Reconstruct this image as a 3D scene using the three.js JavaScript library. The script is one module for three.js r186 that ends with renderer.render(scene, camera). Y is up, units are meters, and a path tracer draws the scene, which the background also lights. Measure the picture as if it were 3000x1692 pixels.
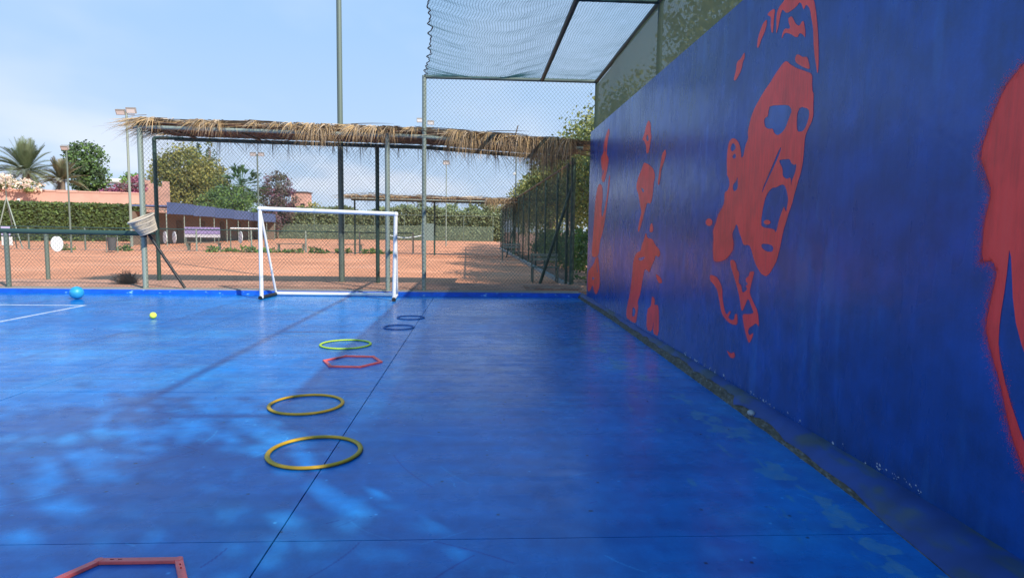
import * as THREE from 'three';
import { mergeGeometries } from 'three/addons/utils/BufferGeometryUtils.js';

// ---------- camera, sky, sun, exposure ----------
const scene = new THREE.Scene();
const camera = new THREE.PerspectiveCamera(49.387, 1024 / 577, 0.05, 1500);
camera.rotation.order = 'YXZ';
camera.position.set(0, 1.55, 0);
camera.rotation.set(-0.09294, -0.05484, 0.0143);
const renderer = new THREE.WebGLRenderer({ antialias: true });
renderer.toneMapping = THREE.LinearToneMapping;
renderer.toneMappingExposure = 1.25;
renderer.shadowMap.enabled = true;

function rng(seed) { let a = seed >>> 0; return () => { a = (a + 0x6D2B79F5) | 0; let t = Math.imul(a ^ (a >>> 15), 1 | a); t = (t + Math.imul(t ^ (t >>> 7), 61 | t)) ^ t; return ((t ^ (t >>> 14)) >>> 0) / 4294967296; }; }
function hash(x, y, s) { let h = Math.imul(x, 374761393) ^ Math.imul(y, 668265263) ^ Math.imul(s, 2147483647 ^ 0x5bd1e995); h = Math.imul(h ^ (h >>> 13), 1274126177); return ((h ^ (h >>> 16)) >>> 0) / 4294967296; }
function vnoise(x, y, s, px = 1 << 20, py = 1 << 20) {
  const xi = Math.floor(x), yi = Math.floor(y); let fx = x - xi, fy = y - yi; fx = fx * fx * (3 - 2 * fx); fy = fy * fy * (3 - 2 * fy);
  const x0 = ((xi % px) + px) % px, x1 = (x0 + 1) % px, y0 = ((yi % py) + py) % py, y1 = (y0 + 1) % py;
  const a = hash(x0, y0, s), b = hash(x1, y0, s), c = hash(x0, y1, s), d = hash(x1, y1, s);
  return a + (b - a) * fx + (c - a) * fy + (a - b - c + d) * fx * fy;
}
function fbm(x, y, s, o = 4, px = 1 << 20, py = 1 << 20) { let v = 0, a = 0.5, t = 0; for (let i = 0; i < o; i++) { v += a * vnoise(x, y, s + i, px, py); t += a; a *= 0.5; x *= 2; y *= 2; px *= 2; py *= 2; } return v / t; }
const sstep = (a, b, x) => { const t = Math.min(1, Math.max(0, (x - a) / (b - a))); return t * t * (3 - 2 * t); };

// clear sky with thin high cloud and a pale band over the horizon
{
  const W = 1536, H = 768, d = new Float32Array(W * H * 4);
  for (let j = 0; j < H; j++) {
    const el = (j + 0.5) / H * Math.PI - Math.PI / 2;           // row 0 = straight down
    const up = Math.max(0, Math.sin(el));
    for (let i = 0; i < W; i++) {
      const az = (i + 0.5) / W * Math.PI * 2;
      const k = Math.pow(1 - up, 2);
      let r = 0.135 + 0.385 * k, g = 0.395 + 0.255 * k, b = 0.77 + 0.06 * k;
      if (el > 0) {
        // cloud layer sampled on a flat sheet overhead, so that it foreshortens towards the horizon
        const q = 1 / (up + 0.10), cx = Math.cos(az) * q, cy = Math.sin(az) * q;
        const n = fbm(cx * 1.15 + 9.3, cy * 0.8 + 2.2, 11, 6), m = fbm(cx * 0.35, cy * 0.35, 37, 3);
        const lowband = Math.exp(-Math.pow((el - 0.085) / 0.075, 2));
        let c = sstep(0.52, 0.80, n) * (0.25 + 0.9 * sstep(0.4, 0.7, m)) * 0.15 + lowband * sstep(0.36, 0.66, n) * 0.5;
        c = Math.min(c, 0.8);
        r += (0.80 - r) * c; g += (0.82 - g) * c; b += (0.90 - b) * c;
      }
      const o = (j * W + i) * 4; d[o] = r; d[o + 1] = g; d[o + 2] = b; d[o + 3] = 1;
    }
  }
  const t = new THREE.DataTexture(d, W, H, THREE.RGBAFormat, THREE.FloatType);
  t.mapping = THREE.EquirectangularReflectionMapping; t.magFilter = THREE.LinearFilter; t.minFilter = THREE.LinearFilter; t.needsUpdate = true;
  scene.background = t; scene.environment = t;
}
const sun = new THREE.DirectionalLight(new THREE.Color(1.0, 0.945, 0.85), 4.9);
sun.position.set(0.873 * 40, 40, 0.96 * 40); sun.target.position.set(0, 0, -12);
sun.position.add(sun.target.position);
sun.castShadow = true; sun.shadow.mapSize.set(4096, 4096);
Object.assign(sun.shadow.camera, { left: -60, right: 60, top: 60, bottom: -60, near: 1, far: 220 });
scene.add(sun, sun.target);

// ---------- helpers ----------
const V = (x, y, z) => new THREE.Vector3(x, y, z);
const names = {};
function numbered(n) { const k = names[n] = (names[n] ?? -1) + 1; return k ? `${n}_${String(k).padStart(3, '0')}` : n; }
function tag(o, label, category, group) { o.userData.label = label; o.userData.category = category; if (group) o.userData.group = group; return o; }
function thing(name, label, category, pos = [0, 0, 0], group) { const g = new THREE.Group(); g.name = numbered(name); g.position.set(...pos); scene.add(g); return tag(g, label, category, group); }
function mesh(name, geo, m, parent = scene) { const o = new THREE.Mesh(geo, m); o.name = parent === scene ? numbered(name) : name; o.castShadow = o.receiveShadow = true; parent.add(o); return o; }
function struct(name, geo, m) { const o = mesh(name, geo, m); o.userData.kind = 'structure'; return o; }
function lin(r, g, b) { return new THREE.Color().setRGB(r, g, b); }
function mat(c, roughness = 0.8, extra = {}) { return new THREE.MeshStandardMaterial({ color: Array.isArray(c) ? lin(...c) : c, roughness, ...extra }); }
const box = (w, h, d, x = 0, y = 0, z = 0) => new THREE.BoxGeometry(w, h, d).translate(x, y, z);
const from = (a, b, y0, z0, y1, z1) => box(b - a, y1 - y0, z1 - z0, (a + b) / 2, (y0 + y1) / 2, (z0 + z1) / 2);
function bar(p, q, r, sides = 10, r2 = r) {
  p = p.isVector3 ? p : V(...p); q = q.isVector3 ? q : V(...q);
  const d = q.clone().sub(p), L = d.length(), g = new THREE.CylinderGeometry(r2, r, L, sides);
  g.applyQuaternion(new THREE.Quaternion().setFromUnitVectors(V(0, 1, 0), d.normalize()));
  const c = p.clone().add(q).multiplyScalar(0.5); return g.translate(c.x, c.y, c.z);
}
class GB {                                                        // collects many small pieces into one geometry
  constructor(colored) { this.p = []; this.i = []; this.c = colored ? [] : null; this.n = 0; }
  v(x, y, z, c) { this.p.push(x, y, z); if (this.c) this.c.push(c[0], c[1], c[2]); return this.n++; }
  wire(ax, ay, az, bx, by, bz, r) {
    const dx = bx - ax, dy = by - ay, dz = bz - az, L = Math.hypot(dx, dy, dz) || 1;
    let ux, uy, uz; if (Math.abs(dy) < 0.9 * L) { ux = -dz; uy = 0; uz = dx; } else { ux = 0; uy = dz; uz = -dy; }
    const ul = Math.hypot(ux, uy, uz); ux /= ul; uy /= ul; uz /= ul;
    const wx = (dy * uz - dz * uy) / L, wy = (dz * ux - dx * uz) / L, wz = (dx * uy - dy * ux) / L, b = this.n;
    for (let e = 0; e < 2; e++) for (let k = 0; k < 3; k++) { const t = k * 2.0944 + 0.5, c = Math.cos(t) * r, s = Math.sin(t) * r; this.v((e ? bx : ax) + ux * c + wx * s, (e ? by : ay) + uy * c + wy * s, (e ? bz : az) + uz * c + wz * s); }
    for (let k = 0; k < 3; k++) { const m = (k + 1) % 3; this.i.push(b + k, b + m, b + 3 + m, b + k, b + 3 + m, b + 3 + k); }
  }
  ribbon(pts, wid, side, c) {                                     // flat blade along pts, tapering to its tip
    let last = -1; const n = pts.length;
    for (let k = 0; k < n; k++) {
      const w = wid * (1 - 0.85 * Math.pow(k / (n - 1), 2)) / 2, p = pts[k];
      const a = this.v(p[0] - side[0] * w, p[1] - side[1] * w, p[2] - side[2] * w, c), b = this.v(p[0] + side[0] * w, p[1] + side[1] * w, p[2] + side[2] * w, c);
      if (last >= 0) this.i.push(last, last + 1, b, last, b, a); last = a;
    }
  }
  leaf(x, y, z, s, R, c, up = 0) {                                // folded diamond leaf, any way up
    const a = R() * 6.283, h = R() * 2 - 1, q = Math.sqrt(1 - h * h);
    let dx = q * Math.cos(a), dy = h - up, dz = q * Math.sin(a); const dl = Math.hypot(dx, dy, dz) || 1; dx /= dl; dy /= dl; dz /= dl;
    let ex = R() - 0.5, ey = R() - 0.5, ez = R() - 0.5; const k = ex * dx + ey * dy + ez * dz; ex -= k * dx; ey -= k * dy; ez -= k * dz; const el = Math.hypot(ex, ey, ez) || 1; const w = 0.34 * s / el; ex *= w; ey *= w; ez *= w;
    const b = this.v(x, y, z, c); this.v(x + dx * s * 0.5 + ex, y + dy * s * 0.5 + ey, z + dz * s * 0.5 + ez, c); this.v(x + dx * s, y + dy * s, z + dz * s, c); this.v(x + dx * s * 0.5 - ex, y + dy * s * 0.5 - ey, z + dz * s * 0.5 - ez, c);
    this.i.push(b, b + 1, b + 2, b, b + 2, b + 3);
  }
  geo() {
    const g = new THREE.BufferGeometry(); g.setAttribute('position', new THREE.Float32BufferAttribute(this.p, 3));
    if (this.c) g.setAttribute('color', new THREE.Float32BufferAttribute(this.c, 3));
    g.setIndex(this.n > 65535 ? new THREE.Uint32BufferAttribute(this.i, 1) : new THREE.Uint16BufferAttribute(this.i, 1)); g.computeVertexNormals(); return g;
  }
}
function tex(w, h, f, srgb = true, rep) {                           // f(u, v, out) writes 0..1 values
  const d = new Uint8Array(w * h * 4), o = [0, 0, 0];
  for (let j = 0; j < h; j++) for (let i = 0; i < w; i++) { f((i + 0.5) / w, (j + 0.5) / h, o); const k = (j * w + i) * 4; d[k] = Math.min(255, Math.max(0, o[0] * 255)); d[k + 1] = Math.min(255, Math.max(0, o[1] * 255)); d[k + 2] = Math.min(255, Math.max(0, o[2] * 255)); d[k + 3] = 255; }
  const t = new THREE.DataTexture(d, w, h, THREE.RGBAFormat, THREE.UnsignedByteType); t.magFilter = THREE.LinearFilter; t.minFilter = THREE.LinearMipmapLinearFilter; t.generateMipmaps = true;
  t.wrapS = t.wrapT = THREE.RepeatWrapping; if (srgb) t.colorSpace = THREE.SRGBColorSpace; if (rep) t.repeat.set(...rep); t.needsUpdate = true; return t;
}
function planarUV(g, fu, fv) { const p = g.attributes.position, uv = new Float32Array(p.count * 2); for (let i = 0; i < p.count; i++) { const x = p.getX(i), y = p.getY(i), z = p.getZ(i); uv[i * 2] = fu(x, y, z); uv[i * 2 + 1] = fv(x, y, z); } g.setAttribute('uv', new THREE.BufferAttribute(uv, 2)); return g; }
// diamond wire mesh in the upright plane through (x0,z0)-(x1,z1), between heights y0 and y1
function chainLink(x0, z0, x1, z1, y0, y1, pitch, r, gb = new GB()) {
  const L = Math.hypot(x1 - x0, z1 - z0), ux = (x1 - x0) / L, uz = (z1 - z0) / L, H = y1 - y0, S = 1.12;
  for (const sgn of [1, -1]) for (let c = -H / S; c < L + H / S; c += pitch) {
    let h0 = 0, h1 = H; const at = h => c + sgn * h / S;
    if (sgn > 0) { h0 = Math.max(0, -c * S); h1 = Math.min(H, (L - c) * S); } else { h0 = Math.max(0, (c - L) * S); h1 = Math.min(H, c * S); }
    if (h1 - h0 < 0.03) continue; const a = at(h0), b = at(h1), o = sgn * r;
    gb.wire(x0 + ux * a - uz * o, y0 + h0, z0 + uz * a + ux * o, x0 + ux * b - uz * o, y0 + h1, z0 + uz * b + ux * o, r);
  }
  return gb;
}
const MURAL={"shouting_face":[[[[-5.037,2.929],[-4.963,2.878],[-4.858,2.825],[-4.737,2.776],[-4.642,2.735],[-4.623,2.701],[-4.623,2.65],[-4.615,2.623],[-4.612,2.602],[-4.592,2.577],[-4.587,2.485],[-4.579,2.418],[-4.599,2.376],[-4.635,2.341],[-4.675,2.295],[-4.685,2.245],[-4.686,2.167],[-4.693,2.089],[-4.716,2.012],[-4.756,1.946],[-4.747,1.955],[-4.791,1.867],[-4.826,1.782],[-4.869,1.717],[-4.902,1.651],[-4.94,1.578],[-4.966,1.493],[-4.992,1.407],[-5.031,1.325],[-5.074,1.282],[-5.131,1.226],[-5.179,1.2],[-5.218,1.193],[-5.3,1.208],[-5.405,1.275],[-5.456,1.328],[-5.524,1.42],[-5.572,1.451],[-5.693,1.445],[-5.739,1.506],[-5.801,1.564],[-5.84,1.624],[-5.875,1.641],[-5.903,1.597],[-5.949,1.564],[-5.953,1.523],[-5.912,1.463],[-5.914,1.402],[-5.975,1.352],[-6.074,1.3],[-6.179,1.274],[-6.308,1.26],[-6.405,1.263],[-6.436,1.357],[-6.433,1.504],[-6.462,1.577],[-6.393,1.656],[-6.345,1.735],[-6.241,1.803],[-6.192,1.857],[-6.196,1.961],[-6.117,1.97],[-6.079,2.022],[-6.095,2.078],[-6.162,2.132],[-6.153,2.138],[-6.174,2.243],[-6.177,2.347],[-6.145,2.445],[-6.07,2.468],[-6.002,2.458],[-5.924,2.421],[-5.869,2.368],[-5.838,2.299],[-5.832,2.253],[-5.786,2.261],[-5.763,2.329],[-5.738,2.376],[-5.696,2.408],[-5.712,2.48],[-5.682,2.544],[-5.646,2.613],[-5.58,2.675],[-5.416,2.775],[-5.316,2.817],[-5.233,2.867],[-5.151,2.903],[-5.095,2.928]],[[[-5.291,2.628],[-4.993,2.577],[-4.94,2.553],[-4.907,2.514],[-4.937,2.476],[-4.966,2.437],[-4.996,2.398],[-5.052,2.368],[-5.122,2.356],[-5.187,2.382],[-5.217,2.427],[-5.294,2.434],[-5.363,2.462],[-5.39,2.52],[-5.372,2.541],[-5.32,2.543],[-5.313,2.595]],[[-4.778,2.522],[-4.65,2.482],[-4.636,2.428],[-4.668,2.367],[-4.715,2.327],[-4.8,2.335],[-4.817,2.391],[-4.821,2.477]],[[-5.051,2.261],[-5.059,2.223],[-5.123,2.145],[-5.201,2.066],[-5.26,2.006],[-5.331,1.934],[-5.354,1.905],[-5.359,1.921],[-5.322,1.975],[-5.28,2.02],[-5.183,2.128],[-5.107,2.217]],[[-5.075,2.151],[-5.015,2.15],[-4.899,2.143],[-4.873,2.107],[-4.826,2.086],[-4.789,2.093],[-4.794,2.046],[-4.817,2.004],[-4.846,1.969],[-4.852,1.92],[-4.866,1.998],[-4.927,1.986],[-5.0,2.014],[-5.007,2.077],[-5.06,2.127]],[[-5.175,1.935],[-5.1,1.933],[-5.005,1.952],[-4.957,1.938],[-4.917,1.891],[-4.887,1.828],[-4.898,1.773],[-4.91,1.724],[-4.936,1.752],[-4.95,1.775],[-4.991,1.72],[-5.032,1.653],[-5.049,1.59],[-5.07,1.561],[-5.098,1.593],[-5.334,1.608],[-5.348,1.669],[-5.325,1.765],[-5.294,1.848],[-5.248,1.899]],[[-5.318,1.469],[-5.147,1.464],[-5.093,1.439],[-5.108,1.403],[-5.217,1.402],[-5.314,1.432]],[[-6.048,2.425],[-5.977,2.389],[-5.973,2.355],[-6.055,2.335],[-6.103,2.378]],[[-5.985,2.317],[-5.948,2.279],[-5.996,2.261],[-6.05,2.291]],[[-5.895,2.095],[-5.873,1.975],[-5.96,1.947],[-5.999,1.99],[-5.986,2.023],[-5.922,2.045]]]],[[[-5.168,1.649],[-5.179,1.637],[-5.21,1.63],[-5.25,1.63],[-5.284,1.638],[-5.298,1.65],[-5.287,1.663],[-5.255,1.67],[-5.214,1.669],[-5.181,1.661]],[]],[[[-6.482,1.665],[-6.498,1.641],[-6.547,1.627],[-6.61,1.627],[-6.664,1.642],[-6.687,1.667],[-6.67,1.691],[-6.62,1.705],[-6.556,1.704],[-6.504,1.689]],[]]],"hair":[[[[-5.127,3.427],[-5.193,3.483],[-5.027,3.456],[-4.739,3.347],[-4.661,3.264],[-4.628,3.178],[-4.604,3.096],[-4.581,3.014],[-4.567,2.936],[-4.551,2.833],[-4.545,2.732],[-4.557,2.71],[-4.577,2.765],[-4.618,2.876],[-4.64,2.982],[-4.653,3.061],[-4.688,3.147],[-4.716,3.222],[-4.772,3.272],[-4.79,3.258],[-4.81,3.244],[-4.847,3.303],[-4.882,3.325],[-4.912,3.309],[-4.988,3.303],[-5.079,3.307],[-5.13,3.346],[-5.156,3.365],[-5.188,3.332],[-5.204,3.259],[-5.244,3.187],[-5.248,3.273],[-5.258,3.36],[-5.22,3.404],[-5.173,3.415]],[]],[[[-5.308,3.422],[-5.287,3.398],[-5.3,3.346],[-5.303,3.262],[-5.305,3.222],[-5.339,3.244],[-5.36,3.32],[-5.353,3.369],[-5.436,3.413],[-5.385,3.425]],[]],[[[-5.432,3.377],[-5.427,3.335],[-5.461,3.281],[-5.523,3.235],[-5.572,3.177],[-5.609,3.193],[-5.59,3.278],[-5.535,3.339],[-5.497,3.369]],[]],[[[-5.051,3.26],[-4.994,3.26],[-4.956,3.219],[-4.919,3.175],[-4.861,3.141],[-4.832,3.163],[-4.801,3.163],[-4.78,3.116],[-4.764,3.07],[-4.764,3.024],[-4.788,3.051],[-4.845,3.089],[-4.89,3.06],[-5.002,3.128],[-5.098,3.165],[-5.14,3.123],[-5.139,3.167],[-5.102,3.199],[-5.018,3.168],[-5.008,3.181],[-5.034,3.217]],[]],[[[-4.881,2.936],[-4.848,2.927],[-4.78,2.888],[-4.718,2.877],[-4.681,2.816],[-4.665,2.769],[-4.761,2.808],[-4.885,2.874],[-4.905,2.911]],[]],[[[-5.863,3.22],[-5.857,3.168],[-5.893,3.146],[-5.911,3.093],[-5.961,3.047],[-6.054,3.004],[-6.098,3.027],[-6.049,3.101],[-6.041,3.177],[-5.945,3.185],[-5.901,3.211]],[]]],"collar":[[[[-5.983,1.291],[-5.899,1.302],[-5.829,1.265],[-5.807,1.213],[-5.747,1.184],[-5.76,1.09],[-5.695,1.076],[-5.662,1.0],[-5.553,1.049],[-5.602,1.077],[-5.544,1.095],[-5.607,1.122],[-5.595,1.149],[-5.538,1.172],[-5.527,1.211],[-5.427,1.221],[-5.456,1.159],[-5.496,1.068],[-5.505,1.016],[-5.409,0.938],[-5.317,0.874],[-5.281,0.743],[-5.347,0.77],[-5.401,0.743],[-5.484,0.705],[-5.502,0.663],[-5.462,0.638],[-5.393,0.678],[-5.396,0.643],[-5.467,0.56],[-5.535,0.625],[-5.608,0.731],[-5.641,0.812],[-5.498,0.828],[-5.399,0.851],[-5.447,0.895],[-5.53,0.975],[-5.596,0.89],[-5.636,0.839],[-5.668,0.841],[-5.711,0.942],[-5.788,1.054],[-5.882,1.154],[-5.959,1.238]],[]],[[[-6.505,1.117],[-6.306,1.109],[-6.206,1.059],[-6.145,1.008],[-6.122,0.897],[-6.066,0.804],[-6.007,0.749],[-5.927,0.808],[-5.899,0.791],[-5.97,0.733],[-5.882,0.718],[-5.817,0.734],[-5.807,0.79],[-5.75,0.797],[-5.73,0.693],[-5.894,0.678],[-6.056,0.714],[-6.144,0.766],[-6.203,0.873],[-6.271,0.975],[-6.374,1.024],[-6.477,1.052]],[]],[[[-5.967,0.409],[-5.879,0.401],[-5.845,0.401],[-5.781,0.428],[-5.752,0.393],[-5.79,0.364],[-5.874,0.354]],[]]],"figure_hand_up":[[[[-9.151,3.17],[-9.036,3.1],[-9.02,2.975],[-8.969,2.9],[-9.021,2.818],[-9.09,2.691],[-9.22,2.695],[-9.234,2.801],[-9.357,2.898],[-9.475,2.926],[-9.371,3.005],[-9.274,3.117]],[[[-9.168,2.969],[-9.091,2.873],[-9.22,2.87],[-9.252,2.947]]]],[[[-9.339,2.581],[-9.202,2.555],[-9.025,2.514],[-8.808,2.437],[-8.707,2.329],[-8.781,2.225],[-8.788,2.114],[-8.869,1.951],[-9.085,1.982],[-9.161,1.893],[-9.26,1.79],[-9.359,1.673],[-9.484,1.55],[-9.583,1.566],[-9.485,1.735],[-9.382,1.853],[-9.492,1.976],[-9.609,2.139],[-9.77,2.246],[-9.642,2.395],[-9.464,2.488]],[[[-9.477,2.227],[-9.265,2.177],[-9.325,2.122]]]],[[[-8.268,2.644],[-8.224,2.577],[-8.318,2.474],[-8.418,2.4],[-8.442,2.296],[-8.503,2.183],[-8.582,2.21],[-8.526,2.367],[-8.45,2.509],[-8.406,2.599]],[]],[[[-8.795,1.691],[-8.704,1.612],[-8.737,1.553],[-8.902,1.552],[-8.892,1.635]],[]],[[[-9.096,1.557],[-8.997,1.465],[-8.725,1.458],[-8.595,1.383],[-8.356,1.313],[-8.329,1.25],[-8.419,1.213],[-8.557,1.24],[-8.607,1.161],[-8.756,1.063],[-8.829,0.979],[-8.96,1.005],[-9.094,1.02],[-9.204,0.823],[-9.293,0.622],[-9.442,0.484],[-9.385,0.417],[-9.439,0.275],[-9.496,0.143],[-9.801,0.136],[-10.156,0.15],[-10.1,0.356],[-9.959,0.529],[-9.842,0.847],[-9.775,1.129],[-9.589,1.237],[-9.354,1.269],[-9.297,1.366],[-9.192,1.439]],[[[-9.73,0.388],[-9.523,0.351],[-9.608,0.239],[-9.759,0.219]],[[-9.529,1.153],[-9.029,1.204],[-9.333,1.108]]]],[[[-8.624,0.668],[-8.499,0.626],[-8.529,0.545],[-8.358,0.576],[-8.29,0.487],[-8.266,0.153],[-8.559,0.148],[-8.523,0.345],[-8.601,0.164],[-8.893,0.14],[-8.888,0.444],[-8.687,0.514],[-8.679,0.617]],[]],[[[-8.526,0.989],[-8.235,0.945],[-8.191,0.884],[-8.337,0.866],[-8.438,0.907]],[]]],"figure_standing":[[[[-11.983,3.504],[-11.881,3.409],[-12.035,3.307],[-12.147,3.046],[-11.903,2.926],[-11.964,2.796],[-12.115,2.649],[-12.27,2.497],[-12.586,2.569],[-12.485,2.728],[-12.66,2.914],[-12.677,3.036],[-12.415,3.101],[-12.438,3.269],[-12.223,3.426]],[[[-12.291,3.238],[-12.223,3.09],[-12.319,3.101]],[[-12.466,2.774],[-12.34,2.739],[-12.471,2.632]]]],[[[-12.772,2.534],[-12.444,2.438],[-12.385,2.196],[-12.507,2.009],[-12.418,1.813],[-12.194,1.951],[-11.998,2.223],[-11.828,2.624],[-11.744,2.571],[-11.818,2.305],[-12.017,1.946],[-12.158,1.69],[-12.37,1.475],[-12.544,1.376],[-12.631,1.078],[-13.023,1.011],[-13.451,1.019],[-13.359,1.389],[-13.272,1.777],[-13.187,2.159],[-13.021,2.427]],[]],[[[-12.694,1.063],[-12.525,0.787],[-12.417,0.475],[-12.776,0.241],[-13.058,0.289],[-13.221,0.43],[-13.562,0.24],[-13.871,0.237],[-13.857,0.676],[-13.56,0.748],[-13.143,0.877],[-13.019,0.986]],[[[-12.876,0.942],[-12.685,0.727],[-12.776,0.708]],[[-13.316,0.593],[-13.029,0.575],[-13.26,0.505]]]]],"red_silhouette":[[[[-2.672,2.379],[-2.783,2.331],[-2.879,2.245],[-2.943,2.102],[-2.992,1.949],[-2.945,1.857],[-2.899,1.766],[-2.93,1.622],[-2.928,1.43],[-2.865,1.441],[-2.828,1.392],[-2.848,1.274],[-2.872,1.124],[-2.829,1.013],[-2.751,0.855],[-2.68,0.659],[-2.594,0.519],[-2.528,0.448],[-2.538,0.541],[-2.607,0.641],[-2.715,0.835],[-2.786,1.021],[-2.792,1.165],[-2.776,1.339],[-2.772,1.536],[-2.72,1.204],[-2.648,1.034],[-2.581,0.953],[-2.519,0.9]],[]]]};
// ---------- materials ----------
const patchy = (r, g, b, amt, s, seed) => (u, v, o) => { const n = (fbm(u * s, v * s, seed, 5, s, s) - 0.5) * 2, f = 1 + n * amt + (hash(u * 4096 | 0, v * 4096 | 0, seed) - 0.5) * amt * 0.7; o[0] = r * f; o[1] = g * f; o[2] = b * f; };
const M = {
  post: mat([0.14, 0.18, 0.15], 0.55, { metalness: 0.2 }), postDark: mat([0.035, 0.075, 0.06], 0.5, { metalness: 0.2 }), pale: mat([0.27, 0.32, 0.27], 0.5, { metalness: 0.2 }),
  wire: mat([0.05, 0.075, 0.07], 0.55, { metalness: 0.3 }), black: mat([0.012, 0.013, 0.014], 0.5), white: mat([0.78, 0.78, 0.76], 0.38), lamp: mat([0.30, 0.29, 0.27], 0.5), glass: mat([0.6, 0.6, 0.6], 0.15),
  net: mat([0.015, 0.09, 0.10], 0.8), cloth: mat([0.165, 0.195, 0.08], 0.8, { transparent: true, opacity: 0.8, side: THREE.DoubleSide }), cloth2: mat([0.14, 0.21, 0.13], 0.8, { transparent: true, opacity: 0.17, side: THREE.DoubleSide }),
  leaf: new THREE.MeshPhysicalMaterial({ vertexColors: true, roughness: 0.9, transmission: 0.42, thickness: 0, side: THREE.DoubleSide }), straw: new THREE.MeshStandardMaterial({ vertexColors: true, roughness: 0.8, side: THREE.DoubleSide }),
  bark: mat([0.20, 0.15, 0.11], 0.9), barkPale: mat([0.36, 0.29, 0.22], 0.9), concrete: mat([0.30, 0.28, 0.25], 0.95), mat_: mat([0.11, 0.05, 0.033], 0.9),
};
M.terracotta = mat(0xffffff, 0.95, { map: tex(256, 256, patchy(0.79, 0.61, 0.54, 0.10, 6, 5)) });
const addRough = (m, t, bump) => { m.roughnessMap = t; if (bump) { m.bumpMap = bump[0]; m.bumpScale = bump[1]; } return m; };

// ---------- ground ----------
const soil = mat(0xffffff, 1, { map: tex(512, 512, (u, v, o) => { const n = fbm(u * 10, v * 10, 3, 5, 10, 10), f = 0.78 + 0.4 * n; o[0] = 0.76 * f; o[1] = 0.555 * f; o[2] = 0.45 * f; }) });
struct('ground', planarUV(new THREE.PlaneGeometry(900, 900).rotateX(-Math.PI / 2).translate(0, -0.055, -150), (x) => x / 6, (x, y, z) => z / 6), soil);
const clayTex = tex(1024, 1024, (u, v, o) => {
  const n = fbm(u * 7, v * 7, 21, 5, 7, 7), s = fbm(u * 5, v * 60, 31, 3, 5, 60), w = sstep(0.58, 0.75, fbm(u * 4, v * 9, 43, 4, 4, 9)), g = hash(u * 1024 | 0, v * 1024 | 0, 9) - 0.5;
  const f = 0.93 + 0.13 * (n - 0.5) * 2 + 0.10 * (s - 0.5) + g * 0.05; o[0] = 0.925 * f + 0.03 * w; o[1] = 0.61 * f + 0.045 * w; o[2] = 0.44 * f + 0.055 * w;
});
struct('clay_court', planarUV(new THREE.PlaneGeometry(82, 75, 1, 1).rotateX(-Math.PI / 2).translate(-38.6, 0, -54.4), (x) => x / 9, (x, y, z) => z / 9), mat(0xffffff, 1, { map: clayTex }));
// packed earth walk between the blue court and the clay, a hand higher than the clay
const walk = struct('dirt_path', planarUV(from(-16, 2.62, -0.05, -16.95, 0.118, -14.93), (x) => x / 3, (x, y, z) => z / 3), soil);
{
  const R = rng(71), cols = [[0.36, 0.17, 0.10], [0.42, 0.22, 0.14], [0.30, 0.15, 0.10], [0.40, 0.27, 0.19]].map(c => mat(c, 0.95)), g = box(0.205, 0.05, 0.098);
  for (let r = 0; r < 9; r++) for (let k = 0; k < 6; k++) {
    const b = mesh('brick', g, cols[(R() * 4) | 0], walk); b.position.set(1.28 + (k + (r % 2) * 0.5) * 0.216, 0.112 + R() * 0.008, -15.2 - r * 0.108); b.rotation.y = (R() - 0.5) * 0.03;
  }
}
struct('planting_bed', planarUV(from(2.66, 12, -0.05, -60, 0.02, -14.5), (x) => x / 3, (x, y, z) => z / 3), soil);
struct('ground_behind_wall', planarUV(from(2.66, 14, -0.05, -14.5, 0.02, 9), (x) => x / 3, (x, y, z) => z / 3), soil);

// ---------- blue court: painted concrete slabs with open joints ----------
const X0 = -13.8, X1 = 2.42, Z0 = -14.56, Z1 = 3.0;
const R0 = rng(5);
const wear = []; // worn patches along the foot of the wall: [x, z, half-width, half-length]
for (const [x, z, a, b] of [[1.62, -8.1, 0.10, 0.16], [1.70, -7.2, 0.12, 0.25], [1.80, -6.5, 0.10, 0.18], [1.86, -5.6, 0.13, 0.20], [1.93, -5.1, 0.10, 0.16], [1.98, -4.75, 0.14, 0.22], [2.0, -4.0, 0.05, 0.12], [1.96, -3.85, 0.11, 0.10], [2.02, -3.42, 0.06, 0.14], [1.99, -3.2, 0.15, 0.13], [2.02, -2.92, 0.10, 0.08], [2.0, -2.72, 0.07, 0.09], [2.08, -2.62, 0.12, 0.07], [1.97, -2.5, 0.09, 0.07], [2.15, -2.5, 0.08, 0.06], [2.1, -2.35, 0.14, 0.07], [2.2, -10.5, 0.05, 0.5], [1.0, -11.2, 0.05, 0.05]]) wear.push([x, z, a, b]);
const scuffs = []; for (let k = 0; k < 900; k++) scuffs.push([X0 + R0() * (X1 - X0), Z0 + R0() * (Z1 - Z0), R0() * 6.283, 0.05 + R0() * R0() * 0.7, R0()]);
const CW = 2048, CH = 2048;
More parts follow.
